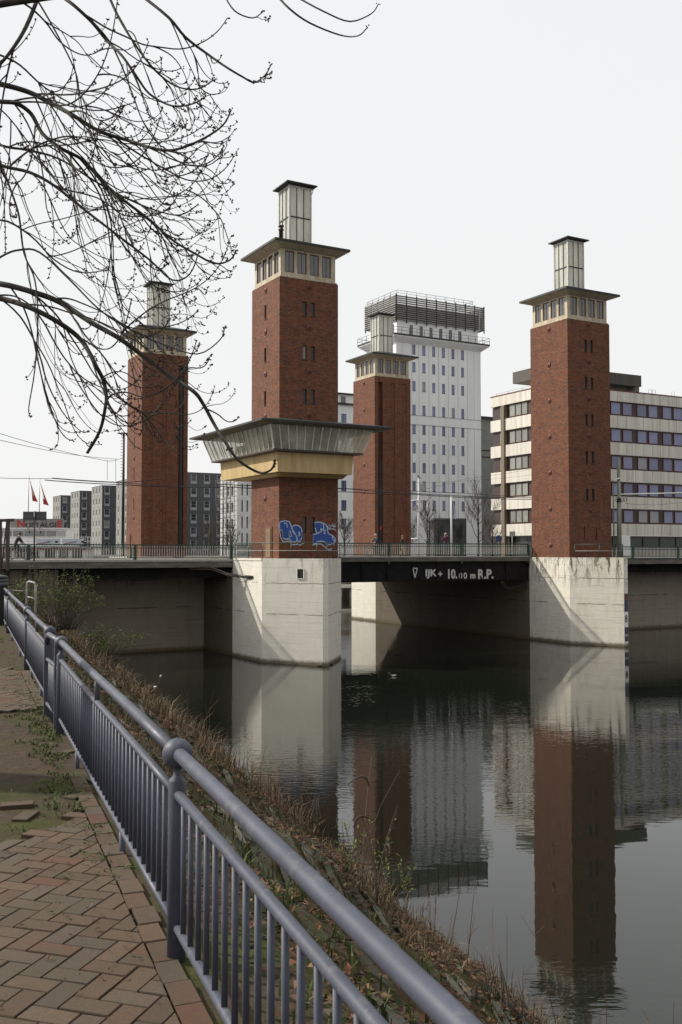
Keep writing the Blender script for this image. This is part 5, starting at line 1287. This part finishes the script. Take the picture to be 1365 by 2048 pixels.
def lrail(s0, s1, z, r_, t=0.0, n=16): mb = MB(); mb.tube([RF(s0 + (s1 - s0) * i / 6, t, z + .004 * math.sin(i * 1.3 + s0)) for i in range(7)], r_, n); return mb
pst = MB(); pst.lathe([(.043, PATH_Z - .1), (.041, EYE - 1.045), (.036, EYE - 1.035), (.020, EYE - 1.02), (.017, EYE - .985), (.022, EYE - .975)], n=20); PST = pst.mesh('post', [M['rail']], False)
bl_ = MB(); bl_.ball((0, 0, 0), .070, 28); bl_.lathe([(.008, .0685), (.006, .072), (.002, .073)], n=8); BAL = bl_.mesh('ball_finial', [M['rail']], False)
def bay(s0, s1, label, stub=0.0, t=0.0):
    o = thing('railing_bay', label, 'railing', RF(s0, t, 0), 0, 'blue-grey railing bays along the path')
    off = o.location.copy()
    def add(name, mb, m='rail'):
        mb.v = [(a - off.x, b_ - off.y, c - off.z) for a, b_, c in mb.v]; return mb.build(name, M[m], o, uv=False)
    p = put('post', PST, o, (0, 0, 0)); put('ball_finial', BAL, p, (0, 0, zB))
    add('handrail', lrail(s0 + .05, s1 - .05, zT, .031, t, 20)); add('middle_rail', lrail(s0 + .03, s1 - .03, zM, .0225, t)); add('bottom_rail', lrail(s0 + .03, s1 - .03, zL, .021, t))
    n = int(round((s1 - s0) / .15))
    for i in range(1, n):
        q = RF(s0 + (s1 - s0) * i / n, t, 0) - off; put('baluster', BAR, o, (q.x, q.y, 0))
    sm = (s0 + s1) / 2
    c = MB(); a = RF(sm, t, zM); c.tube([a, RF(sm, t, zT)], .018, 10); add('strut', c)
    for f in (.28, .72):
        c = MB(); s = s0 + (s1 - s0) * f; c.tube([RF(s, t, PATH_Z - .1), RF(s, t, zL)], .02, 8); add('foot', c)
bay(-6.0, 0.0, 'nearest railing bay, its handrail running out of the bottom of the picture')
bay(0.0, 6.0, 'railing bay between the nearest ball post and the second ball post')
# joint beyond the second ball
def joint():
    o = thing('railing_gate', 'short railing section with two square end posts just beyond the second ball post', 'railing', RF(6.0, 0, 0), 0); off = o.location.copy()
    def add(name, mb):
        mb.v = [(a - off.x, b_ - off.y, c - off.z) for a, b_, c in mb.v]; return mb.build(name, M['rail'], o, uv=False)
    p = put('post', PST, o, (0, 0, 0)); put('ball_finial', BAL, p, (0, 0, zB))
    mb = MB(); mb.tube([RF(6.05, 0, zT), RF(7.05, -.04, zT), RF(7.18, -.045, zT - .03), RF(7.22, -.045, zT - .12)], .032, 14); add('handrail', mb)
    mb = MB(); mb.tube([RF(6.05, 0, zM - .10), RF(7.2, -.045, zM - .10)], .022, 10); add('middle_rail', mb)
    mb = MB(); mb.tube([RF(6.05, 0, zL), RF(7.2, -.045, zL)], .021, 10); add('bottom_rail', mb)
    for s in (6.28, 7.22): mb = MB(); mb.obox(RF(s, -.04 * (s - 6), PATH_Z - .1), RF(s, -.04 * (s - 6), zT), .06, .06, 0, RD); add('square_post', mb)
    for i in range(8): q = RF(6.35 + .105 * (i + 1), -.03, -.10) - off; put('baluster', BAR, o, (q.x, q.y, -.0 + q.z + off.z * 0 if False else -.10))
joint()
for s0, s1, lb in ((7.5, 12.0, 'railing bay ending at the third ball post, partly hidden by the square posts'), (12.0, 19.6, 'railing bay before the white hoop beside the leafy shrub'), (19.6, 26.0, 'distant railing bay at the edge of the picture below the bridge'), (26.0, 34.0, 'farthest railing bay, ending under the dark bridge wall')): bay(s0, s1, lb)
def hoop():
    q = P(63, 1190, 30); t = thing('barrier_hoop', 'white weathered hoop barrier beside the leafy shrub', 'barrier', (q.x, q.y, 0), R(-25))
    z0, z1 = 4.6, EYE - (1163 - 1105) / FPX * 30; w_ = .17
    mb = MB(); mb.tube([(-w_, 0, z0), (-w_, 0, z1 - .1), (-w_ + .02, 0, z1 - .03), (-w_ + .08, 0, z1), (w_ - .08, 0, z1 - .03), (w_ - .02, 0, z1 - .06), (w_, 0, z1 - .14), (w_, 0, z0)], .032, 10); mb.tube([(-w_, 0, z1 - .45), (w_, 0, z1 - .52)], .025, 8)
    mb.build('tube', pm('flaking_white_paint', (.50, .49, .47), .6, col2=(.14, .12, .11), scale=14), t)
    mb = MB(); mb.tube([(-w_, 0, z1 - .3), (-1.2, .5, z1 - .3)], .02, 6); mb.build('cross_bar', M['darksteel'], t)
hoop()
def bin_():
    q = P(-2, 1200, 25.5); t = thing('litter_bin', 'ribbed dark grey litter bin at the picture edge beside the far railing', 'bin', (q.x, q.y, 0))
    mb = MB(); mb.lathe([(.2, PATH_Z), (.2, EYE - .85), (.23, EYE - .84), (.23, EYE - .78), (.19, EYE - .77), (.23, EYE - .74), (.23, EYE - .68), (.19, EYE - .67), (.21, EYE - .62), (.12, EYE - .58)], n=18); mb.build('drum', M['greywall'], t)
    mb = MB(); mb.lathe([(.21, EYE - .66), (.24, EYE - .64), (.2, EYE - .6), (.02, EYE - .56)], n=18); mb.build('lid', M['darksteel'], t)
bin_()
# ================================================================== VEGETATION
def veg_mat(name, rough=.8, trans=.0):
    m, nt_, b = nm(name); g = G(nt_)
    a = g.n('ShaderNodeAttribute'); a.attribute_name = 'Col'; g.link(a.outputs['Color'], b.inputs['Base Color'])
    b.inputs['Roughness'].default_value = rough; b.inputs['Specular IOR Level'].default_value = .2
    return m
M['leafy'] = veg_mat('leaf_colours')
M['bark'] = pm('dark_bark', (.028, .024, .020), .9, var=.5, scale=14, col2=(.055, .052, .038), bump=.003)
M['bud'] = pm('reddish_buds', (.045, .016, .014), .8, var=.4, scale=20)
M['twig'] = pm('grey_brown_twigs', (.10, .08, .062), .9, var=.3, scale=6)
def vary(c, r, k=.35): f = 1 - k + 2 * k * r.random(); return (c[0] * f, c[1] * f, c[2] * f)

def bank_cover():
    r = random.Random(11)
    browns = [(.105, .055, .030), (.080, .042, .024), (.135, .080, .042), (.060, .038, .026), (.11, .072, .042), (.12, .050, .028), (.055, .04, .03)]
    mb = MB()
    def leaf(p, sz, c):
        a = r.random() * 6.283; tilt = (r.random() - .5) * 1.6; roll = (r.random() - .5) * 1.6
        ex = Vector((math.cos(a), math.sin(a), tilt * .5)) * sz; ey = Vector((-math.sin(a), math.cos(a), roll * .5)) * sz * .55
        up = Vector((0, 0, sz * .25))
        mb.poly([p - ex, p + ey * .8 - ex * .2 + up, p + ex, p - ey * .8 - ex * .2 + up], 0, c)
    for i in range(60000):
        s = -4 + 46 * r.random() ** 1.7; t = .25 + 7.0 * r.random()
        band = .5 + .5 * math.sin(s * .8 + t * 1.3) * math.sin(s * .31 - t * .9 + 2)
        dens = (.12 + .5 * band if t < 2.6 else .5 + .5 * band)
        if r.random() > dens: continue
        z = bank_z(s, t)
        if z < .05: continue
        leaf(RF(s, t, z + .015 + r.random() * .04), .022 + .026 * r.random() + s * .0012, vary(r.choice(browns), r))
    for i in range(420):                                      # strays on the path edge and dirt
        s = -1 + 14 * r.random(); t = -.15 - abs(r.gauss(0, .35)); leaf(RF(s, t, PATH_Z + .03), .008 + .011 * r.random(), vary(r.choice(browns), r))
    tag(mb.build('fallen_leaves', M['leafy'], uv=False), kind='stuff')
    # grass and moss tufts
    mb = MB()
    def blade(p, h, lean, w_, c):
        a = r.random() * 6.283; d = Vector((math.cos(a), math.sin(a), 0)); q = Vector((-d.y, d.x, 0)) * w_
        m_ = p + d * (lean * h * .35) + Vector((0, 0, h * .6)); t_ = p + d * (lean * h) + Vector((0, 0, h * (1 - .3 * lean)))
        b = len(mb.v); mb.v += [tuple(x) for x in (p - q, p + q, m_ + q * .7, m_ - q * .7, t_)]; mb.face([b, b + 1, b + 2, b + 3], 0, False, c); mb.face([b + 3, b + 2, b + 4], 0, False, c)
    greens = [(.055, .085, .018), (.075, .10, .022), (.05, .065, .02), (.09, .105, .035)]; dry = [(.145, .105, .060), (.105, .072, .042), (.18, .135, .08), (.08, .055, .035)]
    for i in range(2600):
        s = -4 + 40 * r.random() ** 1.5; t = .2 + 6.8 * r.random()
        z = bank_z(s, t)
        if z < .1: continue
        k = math.sin(s * .55 + 1.0) + math.sin(t * 1.1 - s * .23)
        gr = (t < 2.2 and k > -.2) or k > 1.0
        for j in range(9):
            pp = RF(s + (r.random() - .5) * .22, t + (r.random() - .5) * .22, 0); pp.z = z - .02
            if gr: blade(pp, .07 + .13 * r.random(), .8 * r.random(), .005 + .003 * r.random(), vary(r.choice(greens), r))
            else: blade(pp, .08 + .20 * r.random(), 1.1 * r.random(), .004, vary(r.choice(dry), r))
    for i in range(8500):                                    # tall dry grass along the waterline, thick further off
        s = 2 + 52 * r.random(); t = 5.2 + 2.4 * r.random() if s < 14 else 2.8 + 4.9 * r.random(); z = bank_z(s, t)
        if z < .05 or (s < 16 and math.sin(s * 2.1) + math.sin(s * 5.3 + t) < r.random() * 1.6) : continue
        blade(RF(s, t, z - .03), .15 + (.75 if s > 14 else .38) * r.random(), 1.1 * r.random(), .005 + s * .0003, vary(r.choice(dry + [(.10, .065, .04)]), r))
    for i in range(620):                                      # moss and weeds at the foot of the railing and on the far path
        if i < 230: s = 1.2 + 10 * r.random(); t = -.05 - abs(r.gauss(0, .16))
        else: s = 11.5 + 22 * r.random(); t = -.1 - 4.5 * r.random()
        for j in range(8):
            pp = RF(s + (r.random() - .5) * .1, t + (r.random() - .5) * .1, PATH_Z - .01); blade(pp, .02 + .05 * r.random(), 1.2, .006, vary(r.choice(greens), r))
    tag(mb.build('grass', M['leafy'], uv=False), kind='stuff')
    # dead stems standing over the bank
    mb = MB()
    for i in range(380):
        s = -3 + 44 * r.random(); t = 2.2 + 5.0 * r.random(); z = bank_z(s, t)
        if z < .05: continue
        p = RF(s, t, z - .05); h = .3 + 1.0 * r.random() ** 2; a = r.random() * 6.28; ln = .35 * r.random()
        q = [p + Vector((math.cos(a) * ln * f * h, math.sin(a) * ln * f * h, h * f * (1 - .12 * f * ln))) for f in (0, .35, .7, 1)]
        c = vary(r.choice([(.12, .07, .045), (.08, .045, .03), (.17, .12, .07)]), r); b0 = len(mb.f)
        mb.tube(q, [.006, .005, .004, .0025], 4, cap=False)
        if r.random() < .5:
            k = r.randint(1, 4)
            for j in range(k):
                b_ = q[1].lerp(q[3], r.random()); aa = r.random() * 6.28; mb.tube([b_, b_ + Vector((math.cos(aa) * .12, math.sin(aa) * .12, .13)) * (0.5 + r.random())], [.003, .0015], 3, cap=False)
        for j in range(b0, len(mb.f)): mb.c[j] = c
    tag(mb.build('dead_stems', M['leafy'], uv=False), kind='stuff')
bank_cover()
def pitching():
    r = random.Random(5); mb = MB()
    for i in range(420):
        s = -4 + 24 * r.random() ** 1.3; t = .8 + 3.4 * r.random(); ln = .14 + .42 * r.random(); wd = .05 + .09 * r.random()
        z = bank_z(s, t); sl = (bank_z(s, t + .2) - bank_z(s, t - .2)) / .4; tw = r.gauss(0, .12); up = .015 + .03 * r.random(); c = vary(r.choice([(.15, .145, .11), (.11, .105, .08), (.19, .18, .14), (.09, .095, .055)]), r)
        b = len(mb.v); k = [(-ln, -wd * .8), (-ln * .4, -wd), (ln * .5, -wd * .9), (ln, -wd * .5), (ln * .9, wd * .7), (0, wd), (-ln * .9, wd * .8)]
        for hz in (up, -.08):
            for a, d in k:
                p = RF(s + (a + tw * d) * .5, t + d * .5, 0); p.z = z + sl * d * .5 + hz + (bank_z(s + a * .5, t) - z) * .9; mb.v.append(tuple(p))
        n = len(k); mb.face([b + j for j in range(n)], 0, False, c)
        for j in range(n): q = (j + 1) % n; mb.face([b + j, b + n + j, b + n + q, b + q], 0, False, tuple(x * 1.1 for x in c))
    m = attr_mat('mossy_stone', .9, .5, 18, .006, (.045, .052, .014))
    tag(mb.build('stone_pitching', m, uv=False), kind='stuff')
pitching()

M['seed'] = pm('brown_seed_head', (.075, .042, .028), .9)
def weed(label, px, py, Y, h, kind, seed):
    r = random.Random(seed)
    q = P(px, py, Y); t = thing('weed_plant', label, 'plant', (q.x, q.y, q.z), 0)
    st = MB(); lf = MB()
    for k in range(5 if kind != 'reed' else 9):
        a = r.random() * 6.28; ln = .15 + .25 * r.random(); hh = h * (.55 + .45 * r.random()); b0 = Vector(((r.random() - .5) * .25, (r.random() - .5) * .25, -.1))
        pts = [b0 + Vector((math.cos(a) * ln * f * f * hh, math.sin(a) * ln * f * f * hh, hh * f)) for f in (0, .25, .5, .75, 1)]
        st.tube(pts, [.007, .006, .005, .004, .002], 5)
        if kind == 'green':
            for j in range(16):
                f = .2 + .8 * r.random(); p = pts[0].lerp(pts[-1], f); p = p + (pts[2] - pts[0].lerp(pts[-1], .5)) * (1 - abs(2 * f - 1))
                aa = r.random() * 6.28; d = Vector((math.cos(aa), math.sin(aa), .5)); e_ = p + d * (.05 + .06 * r.random()); w_ = Vector((-d.y, d.x, 0)) * .014
                lf.poly([p, p.lerp(e_, .5) + w_, e_, p.lerp(e_, .5) - w_], 0, vary((.11, .15, .035), r))
        elif kind == 'curl':
            if k > 2: continue
            for j in range(1):
                p = pts[2].lerp(pts[4], r.random()); aa = r.random() * 6.28; d = Vector((math.cos(aa), math.sin(aa), 0)); L_ = .16 + .12 * r.random()
                lf.tube([p + d * L_ * math.sin(f * 1.5) + Vector((0, 0, .10 * math.sin(f * 2.6) - .09 * f * f)) for f in (0, .15, .3, .45, .6, .75, .9, 1)], [.003, .006, .009, .011, .012, .011, .009, .003], 6); lf.build('seed_head', M['seed'], t, uv=False); lf = MB()
    st.build('stem', M['twig'], t, uv=False)
    if lf.f:
        if kind == 'green': lf.build('leaves', M['leafy'], t, uv=False)
def bank_at(px, py):
    d = ray(px, py); best = None
    for i in range(30, 900):
        p = Vector((0, 0, EYE)) + d * (i * .1 / d.y); dd = Vector((p.x - R0.x, p.y - R0.y, 0)); s, t = dd.dot(RD), dd.dot(RN)
        if p.z <= bank_z(s, t): return i * .1
    return 20.0
for lb, px, py, h, kind, sd_ in (('tall weed with fresh green leaves rising in front of the water reflections', 770, 1760, 1.5, 'green', 1),
                            ('green leafed weed beside the reflection of the tall white building', 705, 1755, 1.0, 'green', 2),
                            ('smaller fresh green weed low on the bank before the dark reflection', 820, 1790, .9, 'green', 3),
                            ('dead weed with curled brown seed heads against the calm water', 845, 1850, .75, 'curl', 4),
                            ('leaning dead weed with one curled seed head high over the reflections', 735, 1800, 1.5, 'curl', 5),
                            ('bare upright stalks at the waterline near the bottom of the picture', 985, 1990, .5, 'reed', 6),
                            ('thin bare stalks at the waterline beside the reflected roof', 1040, 2040, .45, 'reed', 7),
                            ('tuft of bare stalks on the bank below the white pier reflection', 630, 1640, .8, 'reed', 8)):
    weed(lb, px, py, bank_at(px, py), h, kind, sd_)

def shrub(label, X, Y, Z, w_, h, seed, nst=46):
    r = random.Random(seed); t = thing('leafy_shrub', label, 'shrub', (X, Y, Z), 0); st = MB(); lf = MB()
    for k in range(nst):
        a = r.random() * 6.28; sp = r.random() ** .7; hh = h * (.45 + .55 * r.random()); d = Vector((math.cos(a) * w_ * .5 * sp, math.sin(a) * .8 * sp, 0)); ph = r.random() * 6
        b0 = d * .35; pts = [b0 + d * (.65 * f) + Vector((.12 * math.sin(ph + f * 5), 0, hh * (f - .22 * f * f * sp * 1.6))) for f in (0, .2, .4, .6, .8, 1)]
        st.tube(pts, [.016, .014, .012, .009, .006, .003], 5)
        for j in range(5):
            i = r.randint(2, 4); p = pts[i].lerp(pts[i + 1], r.random()); aa = r.random() * 6.28; e_ = p + Vector((math.cos(aa) * .45, math.sin(aa) * .3, .25 * r.random() + .05)); st.tube([p, p.lerp(e_, .5) + Vector((0, 0, .05)), e_], [.006, .004, .002], 4)
            for q in range(7):
                c = p.lerp(e_, r.random() ** .6) + Vector((r.gauss(0, .05), r.gauss(0, .05), r.gauss(0, .05))); sz = .022 + .028 * r.random(); n = Vector((r.gauss(0, 1), r.gauss(0, 1), r.gauss(0, 1))).normalized(); x = n.orthogonal().normalized() * sz; y = n.cross(x).normalized() * sz * .55
                lf.poly([c - x, c + y, c + x, c - y], 0, vary((.095, .13, .030), r, .45))
    st.build('stem', M['twig'], t, uv=False); lf.build('leaves', M['leafy'], t, uv=False)
shrub('big loose shrub with fresh green leaves in front of the dark bridge wall', -11.2, 40, 3.9, 3.6, 3.1, 21, 60)
shrub('low arching shrub with sparse green leaves leaning over the water', -9.2, 39, 2.6, 3.0, 1.9, 22, 40)
shrub('thin shrub with sparse leaves behind the white hoop barrier', -12.2, 39, 4.6, 1.8, 1.7, 23, 22)

# ---- bare trees beyond the bridge
def bare_tree(label, px, Y, h, seed, wd=.5):
    r = random.Random(seed); q = P(px, 1100, Y); t = thing('bare_tree', label, 'tree', (q.x, q.y, 6.3), 0, 'bare trees beyond the bridge'); tr = MB(); br = MB()
    tr.tube([(0, 0, 0), (.03, 0, h * .3), (0, .05, h * .6), (.05, 0, h * .9)], [.16, .12, .08, .02], 8)
    def grow(p, d, L_, rad, lv):
        pts = [p]
        for i in range(4):
            d = (d + Vector((r.gauss(0, .13), r.gauss(0, .13), .12))).normalized(); pts.append(pts[-1] + d * L_ / 4)
        br.tube(pts, [rad * (1 - .18 * i) for i in range(5)], 4 if lv else 5, cap=False)
        if lv < 3:
            for k in range(4 if lv < 2 else 3): i = r.randint(1, 4); dd = (d + Vector((r.gauss(0, .55), r.gauss(0, .55), r.gauss(.05, .3)))).normalized(); grow(pts[i], dd, L_ * .62, rad * .6, lv + 1)
    for k in range(13):
        f = .22 + .7 * k / 13; a = k * 2.4 + r.random(); grow(Vector((0, 0, h * f)), Vector((math.cos(a) * wd, math.sin(a) * wd, .75)).normalized(), h * .36 * (1.15 - f * .6), .05, 0)
    tr.build('trunk', M['bark'], t, uv=False); br.build('branches', M['twig'], t, uv=False)
bare_tree('large bare tree before the grey wing beside the banded office', 957, 125, 8.6, 31, .8)
bare_tree('bare tree behind the white signal mast', 855, 130, 6.8, 32, .7)
bare_tree('small bare tree behind the green glass pavilion corner', 815, 135, 4.5, 33, .8)
bare_tree('bare tree between the graffiti tower and the next brick tower', 689, 120, 4.6, 34, .8)
bare_tree('bare tree in front of the scaffolded white building', 462, 140, 4.2, 35, .8)
bare_tree('bare tree in front of the dark grey apartment block', 420, 150, 4.8, 36, .9)
bare_tree('low bare bushy tree right of the large bare tree', 985, 128, 4.6, 37, 1.0)

# ---- the tree whose branches hang into the picture
def big_tree():
    r = random.Random(77)
    X0, Y0 = -8.2, 9.6
    t = thing('overhanging_tree', 'bare dark tree with drooping budded twigs reaching into the sky', 'tree', (0, 0, 0), 0)
    tr = MB(); br = MB(); bd_ = MB()
    top = Vector((X0 + .4, Y0, 17.5))
    tr.tube([(X0, Y0, PATH_Z - .2), (X0 - .05, Y0, 7), (X0 + .05, Y0 + .1, 10), (X0 + .2, Y0, 13.5), tuple(top)], [.42, .34, .30, .24, .12], 14)
    limbs = []
    def pxw(px, Y): return px * Y / FPX
    def limb(pts, w0, w1, Ya, Yb, zroot, twigs=1.0, root=True):
        n = len(pts); q = []
        for i, (x, y) in enumerate(pts): q.append(P(x, y, Ya + (Yb - Ya) * i / (n - 1) + .12 * math.sin(i * 1.9 + Ya * 3)))
        # refine with Catmull-Rom
        out = []
        for i in range(n - 1):
            p0, p1, p2, p3 = q[max(0, i - 1)], q[i], q[i + 1], q[min(n - 1, i + 2)]
            for j in range(4):
                f = j / 4; out.append(.5 * ((2 * p1) + (p2 - p0) * f + (2 * p0 - 5 * p1 + 4 * p2 - p3) * f * f + (3 * p1 - p0 - 3 * p2 + p3) * f ** 3))
        out.append(q[-1]); m_ = len(out)
        rad = [(w0 + (w1 - w0) * i / (m_ - 1)) * .5 * out[i].y / FPX for i in range(m_)]
        if root:
            a = Vector((X0 + .15, Y0, zroot)); mid = a.lerp(out[0], .5) + Vector((0, 0, .25)); out = [a, mid] + out; rad = [rad[0] * 2.0, rad[0] * 1.4] + rad
        br.tube(out, rad, 7 if w0 > 8 else 5)
        limbs.append((out, rad, twigs, m_)); return out
    def buds(pts):
        k = len(pts)
        for i in range(int(k * .74), k):
            for j in range(2 if i < k - 1 else 3):
                if r.random() < .35 and i < k - 1: continue
                p = pts[i] + Vector((r.gauss(0, .006), r.gauss(0, .006), r.gauss(0, .006))); s = .0055 + .0055 * r.random()
                d = Vector((r.gauss(0, 1), r.gauss(0, 1), r.gauss(.6, .7))).normalized(); c = p + d * s * 1.2; o_ = d.orthogonal().normalized() * s; u_ = d.cross(o_).normalized() * s
                b = len(bd_.v); bd_.v += [tuple(c - d * s * 1.3), tuple(c + o_), tuple(c + u_), tuple(c - o_), tuple(c - u_), tuple(c + d * s * 1.5)]
                for a, b_, e_ in ((0, 2, 1), (0, 3, 2), (0, 4, 3), (0, 1, 4), (5, 1, 2), (5, 2, 3), (5, 3, 4), (5, 4, 1)): bd_.face([b + a, b + b_, b + e_])
    def twig(p, d, L_, rad, lv=0):
        for attempt in range(6):
            n = max(10, int(L_ / .05)); pts = [p]; wob = 0.0; k_up = .7 + .7 * r.random(); hk = 22.0 / n; cv = r.gauss(0, .035); dd = d.copy(); brk = .35 + .2 * r.random()
            for i in range(n):
                f = i / n
                g_ = -.075 if f < brk else .05 + .20 * (f - brk) / (1 - brk) * k_up     # hang, then sweep up at the tip
                wob = wob * .75 + r.gauss(0, .035)
                dd = (dd + Vector((wob * .7 + .03 * (1 - f), cv, g_)) * hk + Vector((0, 0, wob))).normalized(); pts.append(pts[-1] + dd * L_ / n)
            ok = True
            for q in pts:
                px, py = 682 + q.x / q.y * FPX, 1105 - (q.z - EYE) / q.y * FPX
                lim = 545 if py < 150 else 478 if py < 560 else 452 if py < 720 else 500
                if px > lim or py > 900: ok = False
            if ok: break
            L_ *= .72
        if not ok: return
        br.tube(pts, [rad * (1 - .55 * i / n) for i in range(n + 1)], 4, cap=False); buds(pts)
        if lv < 2:
            for k in range(r.choice((1, 1, 2)) if L_ > .5 else r.choice((0, 0, 1))):
                i = r.randint(2, n - 3); d2 = ((pts[i + 1] - pts[i]).normalized() + Vector((r.gauss(.1, .3), r.gauss(0, .4), r.gauss(-.1, .4)))).normalized(); twig(pts[i], d2, L_ * (.4 + .35 * r.random()), rad * .75, lv + 1)
    limb([(-90, 560), (0, 568), (68, 585), (121, 605), (183, 645), (238, 676), (293, 716), (348, 757), (388, 783), (407, 808), (431, 852), (455, 890), (478, 921), (518, 945), (542, 940), (551, 921)], 13, 4, 9.0, 8.2, 9.5, .4)
    limb([(-90, 585), (0, 597), (55, 613), (110, 640), (155, 672), (176, 700), (194, 735), (207, 760), (213, 790), (211, 815), (200, 862), (175, 906)], 12, 6, 8.4, 8.8, 8.8, .45)
    limb([(195, 738), (222, 775), (252, 805), (290, 830), (330, 880), (360, 910)], 5, 2.5, 8.7, 8.5, 0, .7, False)
    limb([(-90, 25), (0, 8), (75, -3), (150, -14)], 16, 13, 9.0, 9.0, 13.5, .25)
    limb([(76, -4), (52, 55), (22, 103), (-10, 140)], 9, 6, 9.0, 8.8, 0, .5, False)
    limb([(-90, 150), (0, 168), (57, 184), (103, 207), (148, 232), (200, 263), (257, 281), (308, 297), (349, 300), (400, 281), (445, 252), (463, 220)], 12, 3, 9.4, 8.6, 12.5, .9)
    limb([(-90, 195), (0, 203), (34, 207), (63, 228), (86, 268), (123, 297), (166, 320), (206, 364), (250, 402), (300, 440), (345, 480), (390, 507), (430, 527), (460, 520), (474, 500)], 10, 3, 9.0, 9.2, 12.3, 1.0)
    limb([(120, -10), (150, 12), (185, 45), (215, 82), (245, 112), (272, 150), (300, 188), (345, 212), (385, 208), (410, 195)], 8, 3, 9.2, 8.8, 0, .9, False)
    limb([(280, -12), (337, 34), (371, 74), (411, 105), (451, 133), (486, 154), (509, 165), (531, 150), (543, 128)], 7, 2.5, 9.2, 9.0, 0, .8, False)
    limb([(217, -10), (238, 35), (270, 88), (310, 140), (352, 172), (395, 178), (428, 160)], 6, 2.5, 8.8, 8.7, 0, .7, False)
    limb([(448, -12), (470, 22), (505, 36), (526, 24)], 4, 2, 9.2, 9.1, 0, .25, False)
    limb([(552, -12), (580, 18), (620, 46), (680, 70), (716, 72), (736, 54)], 5, 2.2, 9.2, 9.0, 0, .25, False)
    limb([(590, -8), (650, 24), (700, 43), (742, 28), (757, 9)], 4, 2.2, 9.1, 8.9, 0, .2, False)
    limb([(-90, 290), (0, 330), (60, 345), (110, 372), (170, 420), (235, 470), (300, 520), (345, 560), (380, 548), (398, 505)], 8, 2.5, 9.0, 8.8, 11.5, .75)
    limb([(-90, 250), (0, 290), (55, 300), (120, 318), (190, 362), (250, 395), (310, 420), (360, 430), (395, 410)], 6, 2.5, 9.5, 9.3, 11.8, 1.0)
    limb([(0, 322), (18, 370), (38, 430), (48, 505), (70, 560), (76, 640), (70, 740), (58, 815), (62, 835)], 5, 2, 9.0, 8.7, 0, .35, False)
    limb([(-60, 470), (0, 440), (60, 470), (110, 520), (160, 545), (215, 540)], 5, 2.2, 9.0, 8.7, 11, .8)
    limb([(-60, 560), (0, 515), (40, 500), (80, 505), (140, 560), (200, 620), (262, 660), (330, 690), (395, 708), (440, 680), (450, 655)], 5, 2.4, 8.9, 8.4, 10, .4)
    limb([(75, 0), (110, 60), (150, 140), (160, 190), (175, 250), (230, 330)], 4, 2, 9.0, 8.9, 0, .7, False)
    limb([(-60, 90), (0, 110), (40, 130), (90, 175), (160, 215), (215, 220), (270, 205)], 5, 2.2, 9.2, 9.0, 12.9, .8)
    for out, rad, k, m_ in list(limbs):
        n = int(len(out) * .37 * k)
        for j in range(n):
            i = r.randint(2, len(out) - 3) if len(out) > 6 else r.randint(1, len(out) - 2)
            p = out[i]; px = 682 + p.x / p.y * FPX
            if px < -40: continue
            d = (out[i + 1] - out[i]).normalized()
            sd_ = (d + Vector((r.gauss(.1, .3), r.gauss(0, .5), r.gauss(-.1, .5)))).normalized()
            room = max(.22, min(1.35, (455 - px) / 230)); twig(p, sd_, (.7 + .9 * r.random()) * room, min(rad[i] * .65, .0098))
        buds(out[len(out) * 2 // 3:])
    tr.build('trunk', M['bark'], t, uv=False); br.build('branches', M['bark'], t, uv=False)
    o = bd_.build('buds', M['bud'], t, uv=False); o['kind'] = 'stuff'
big_tree()
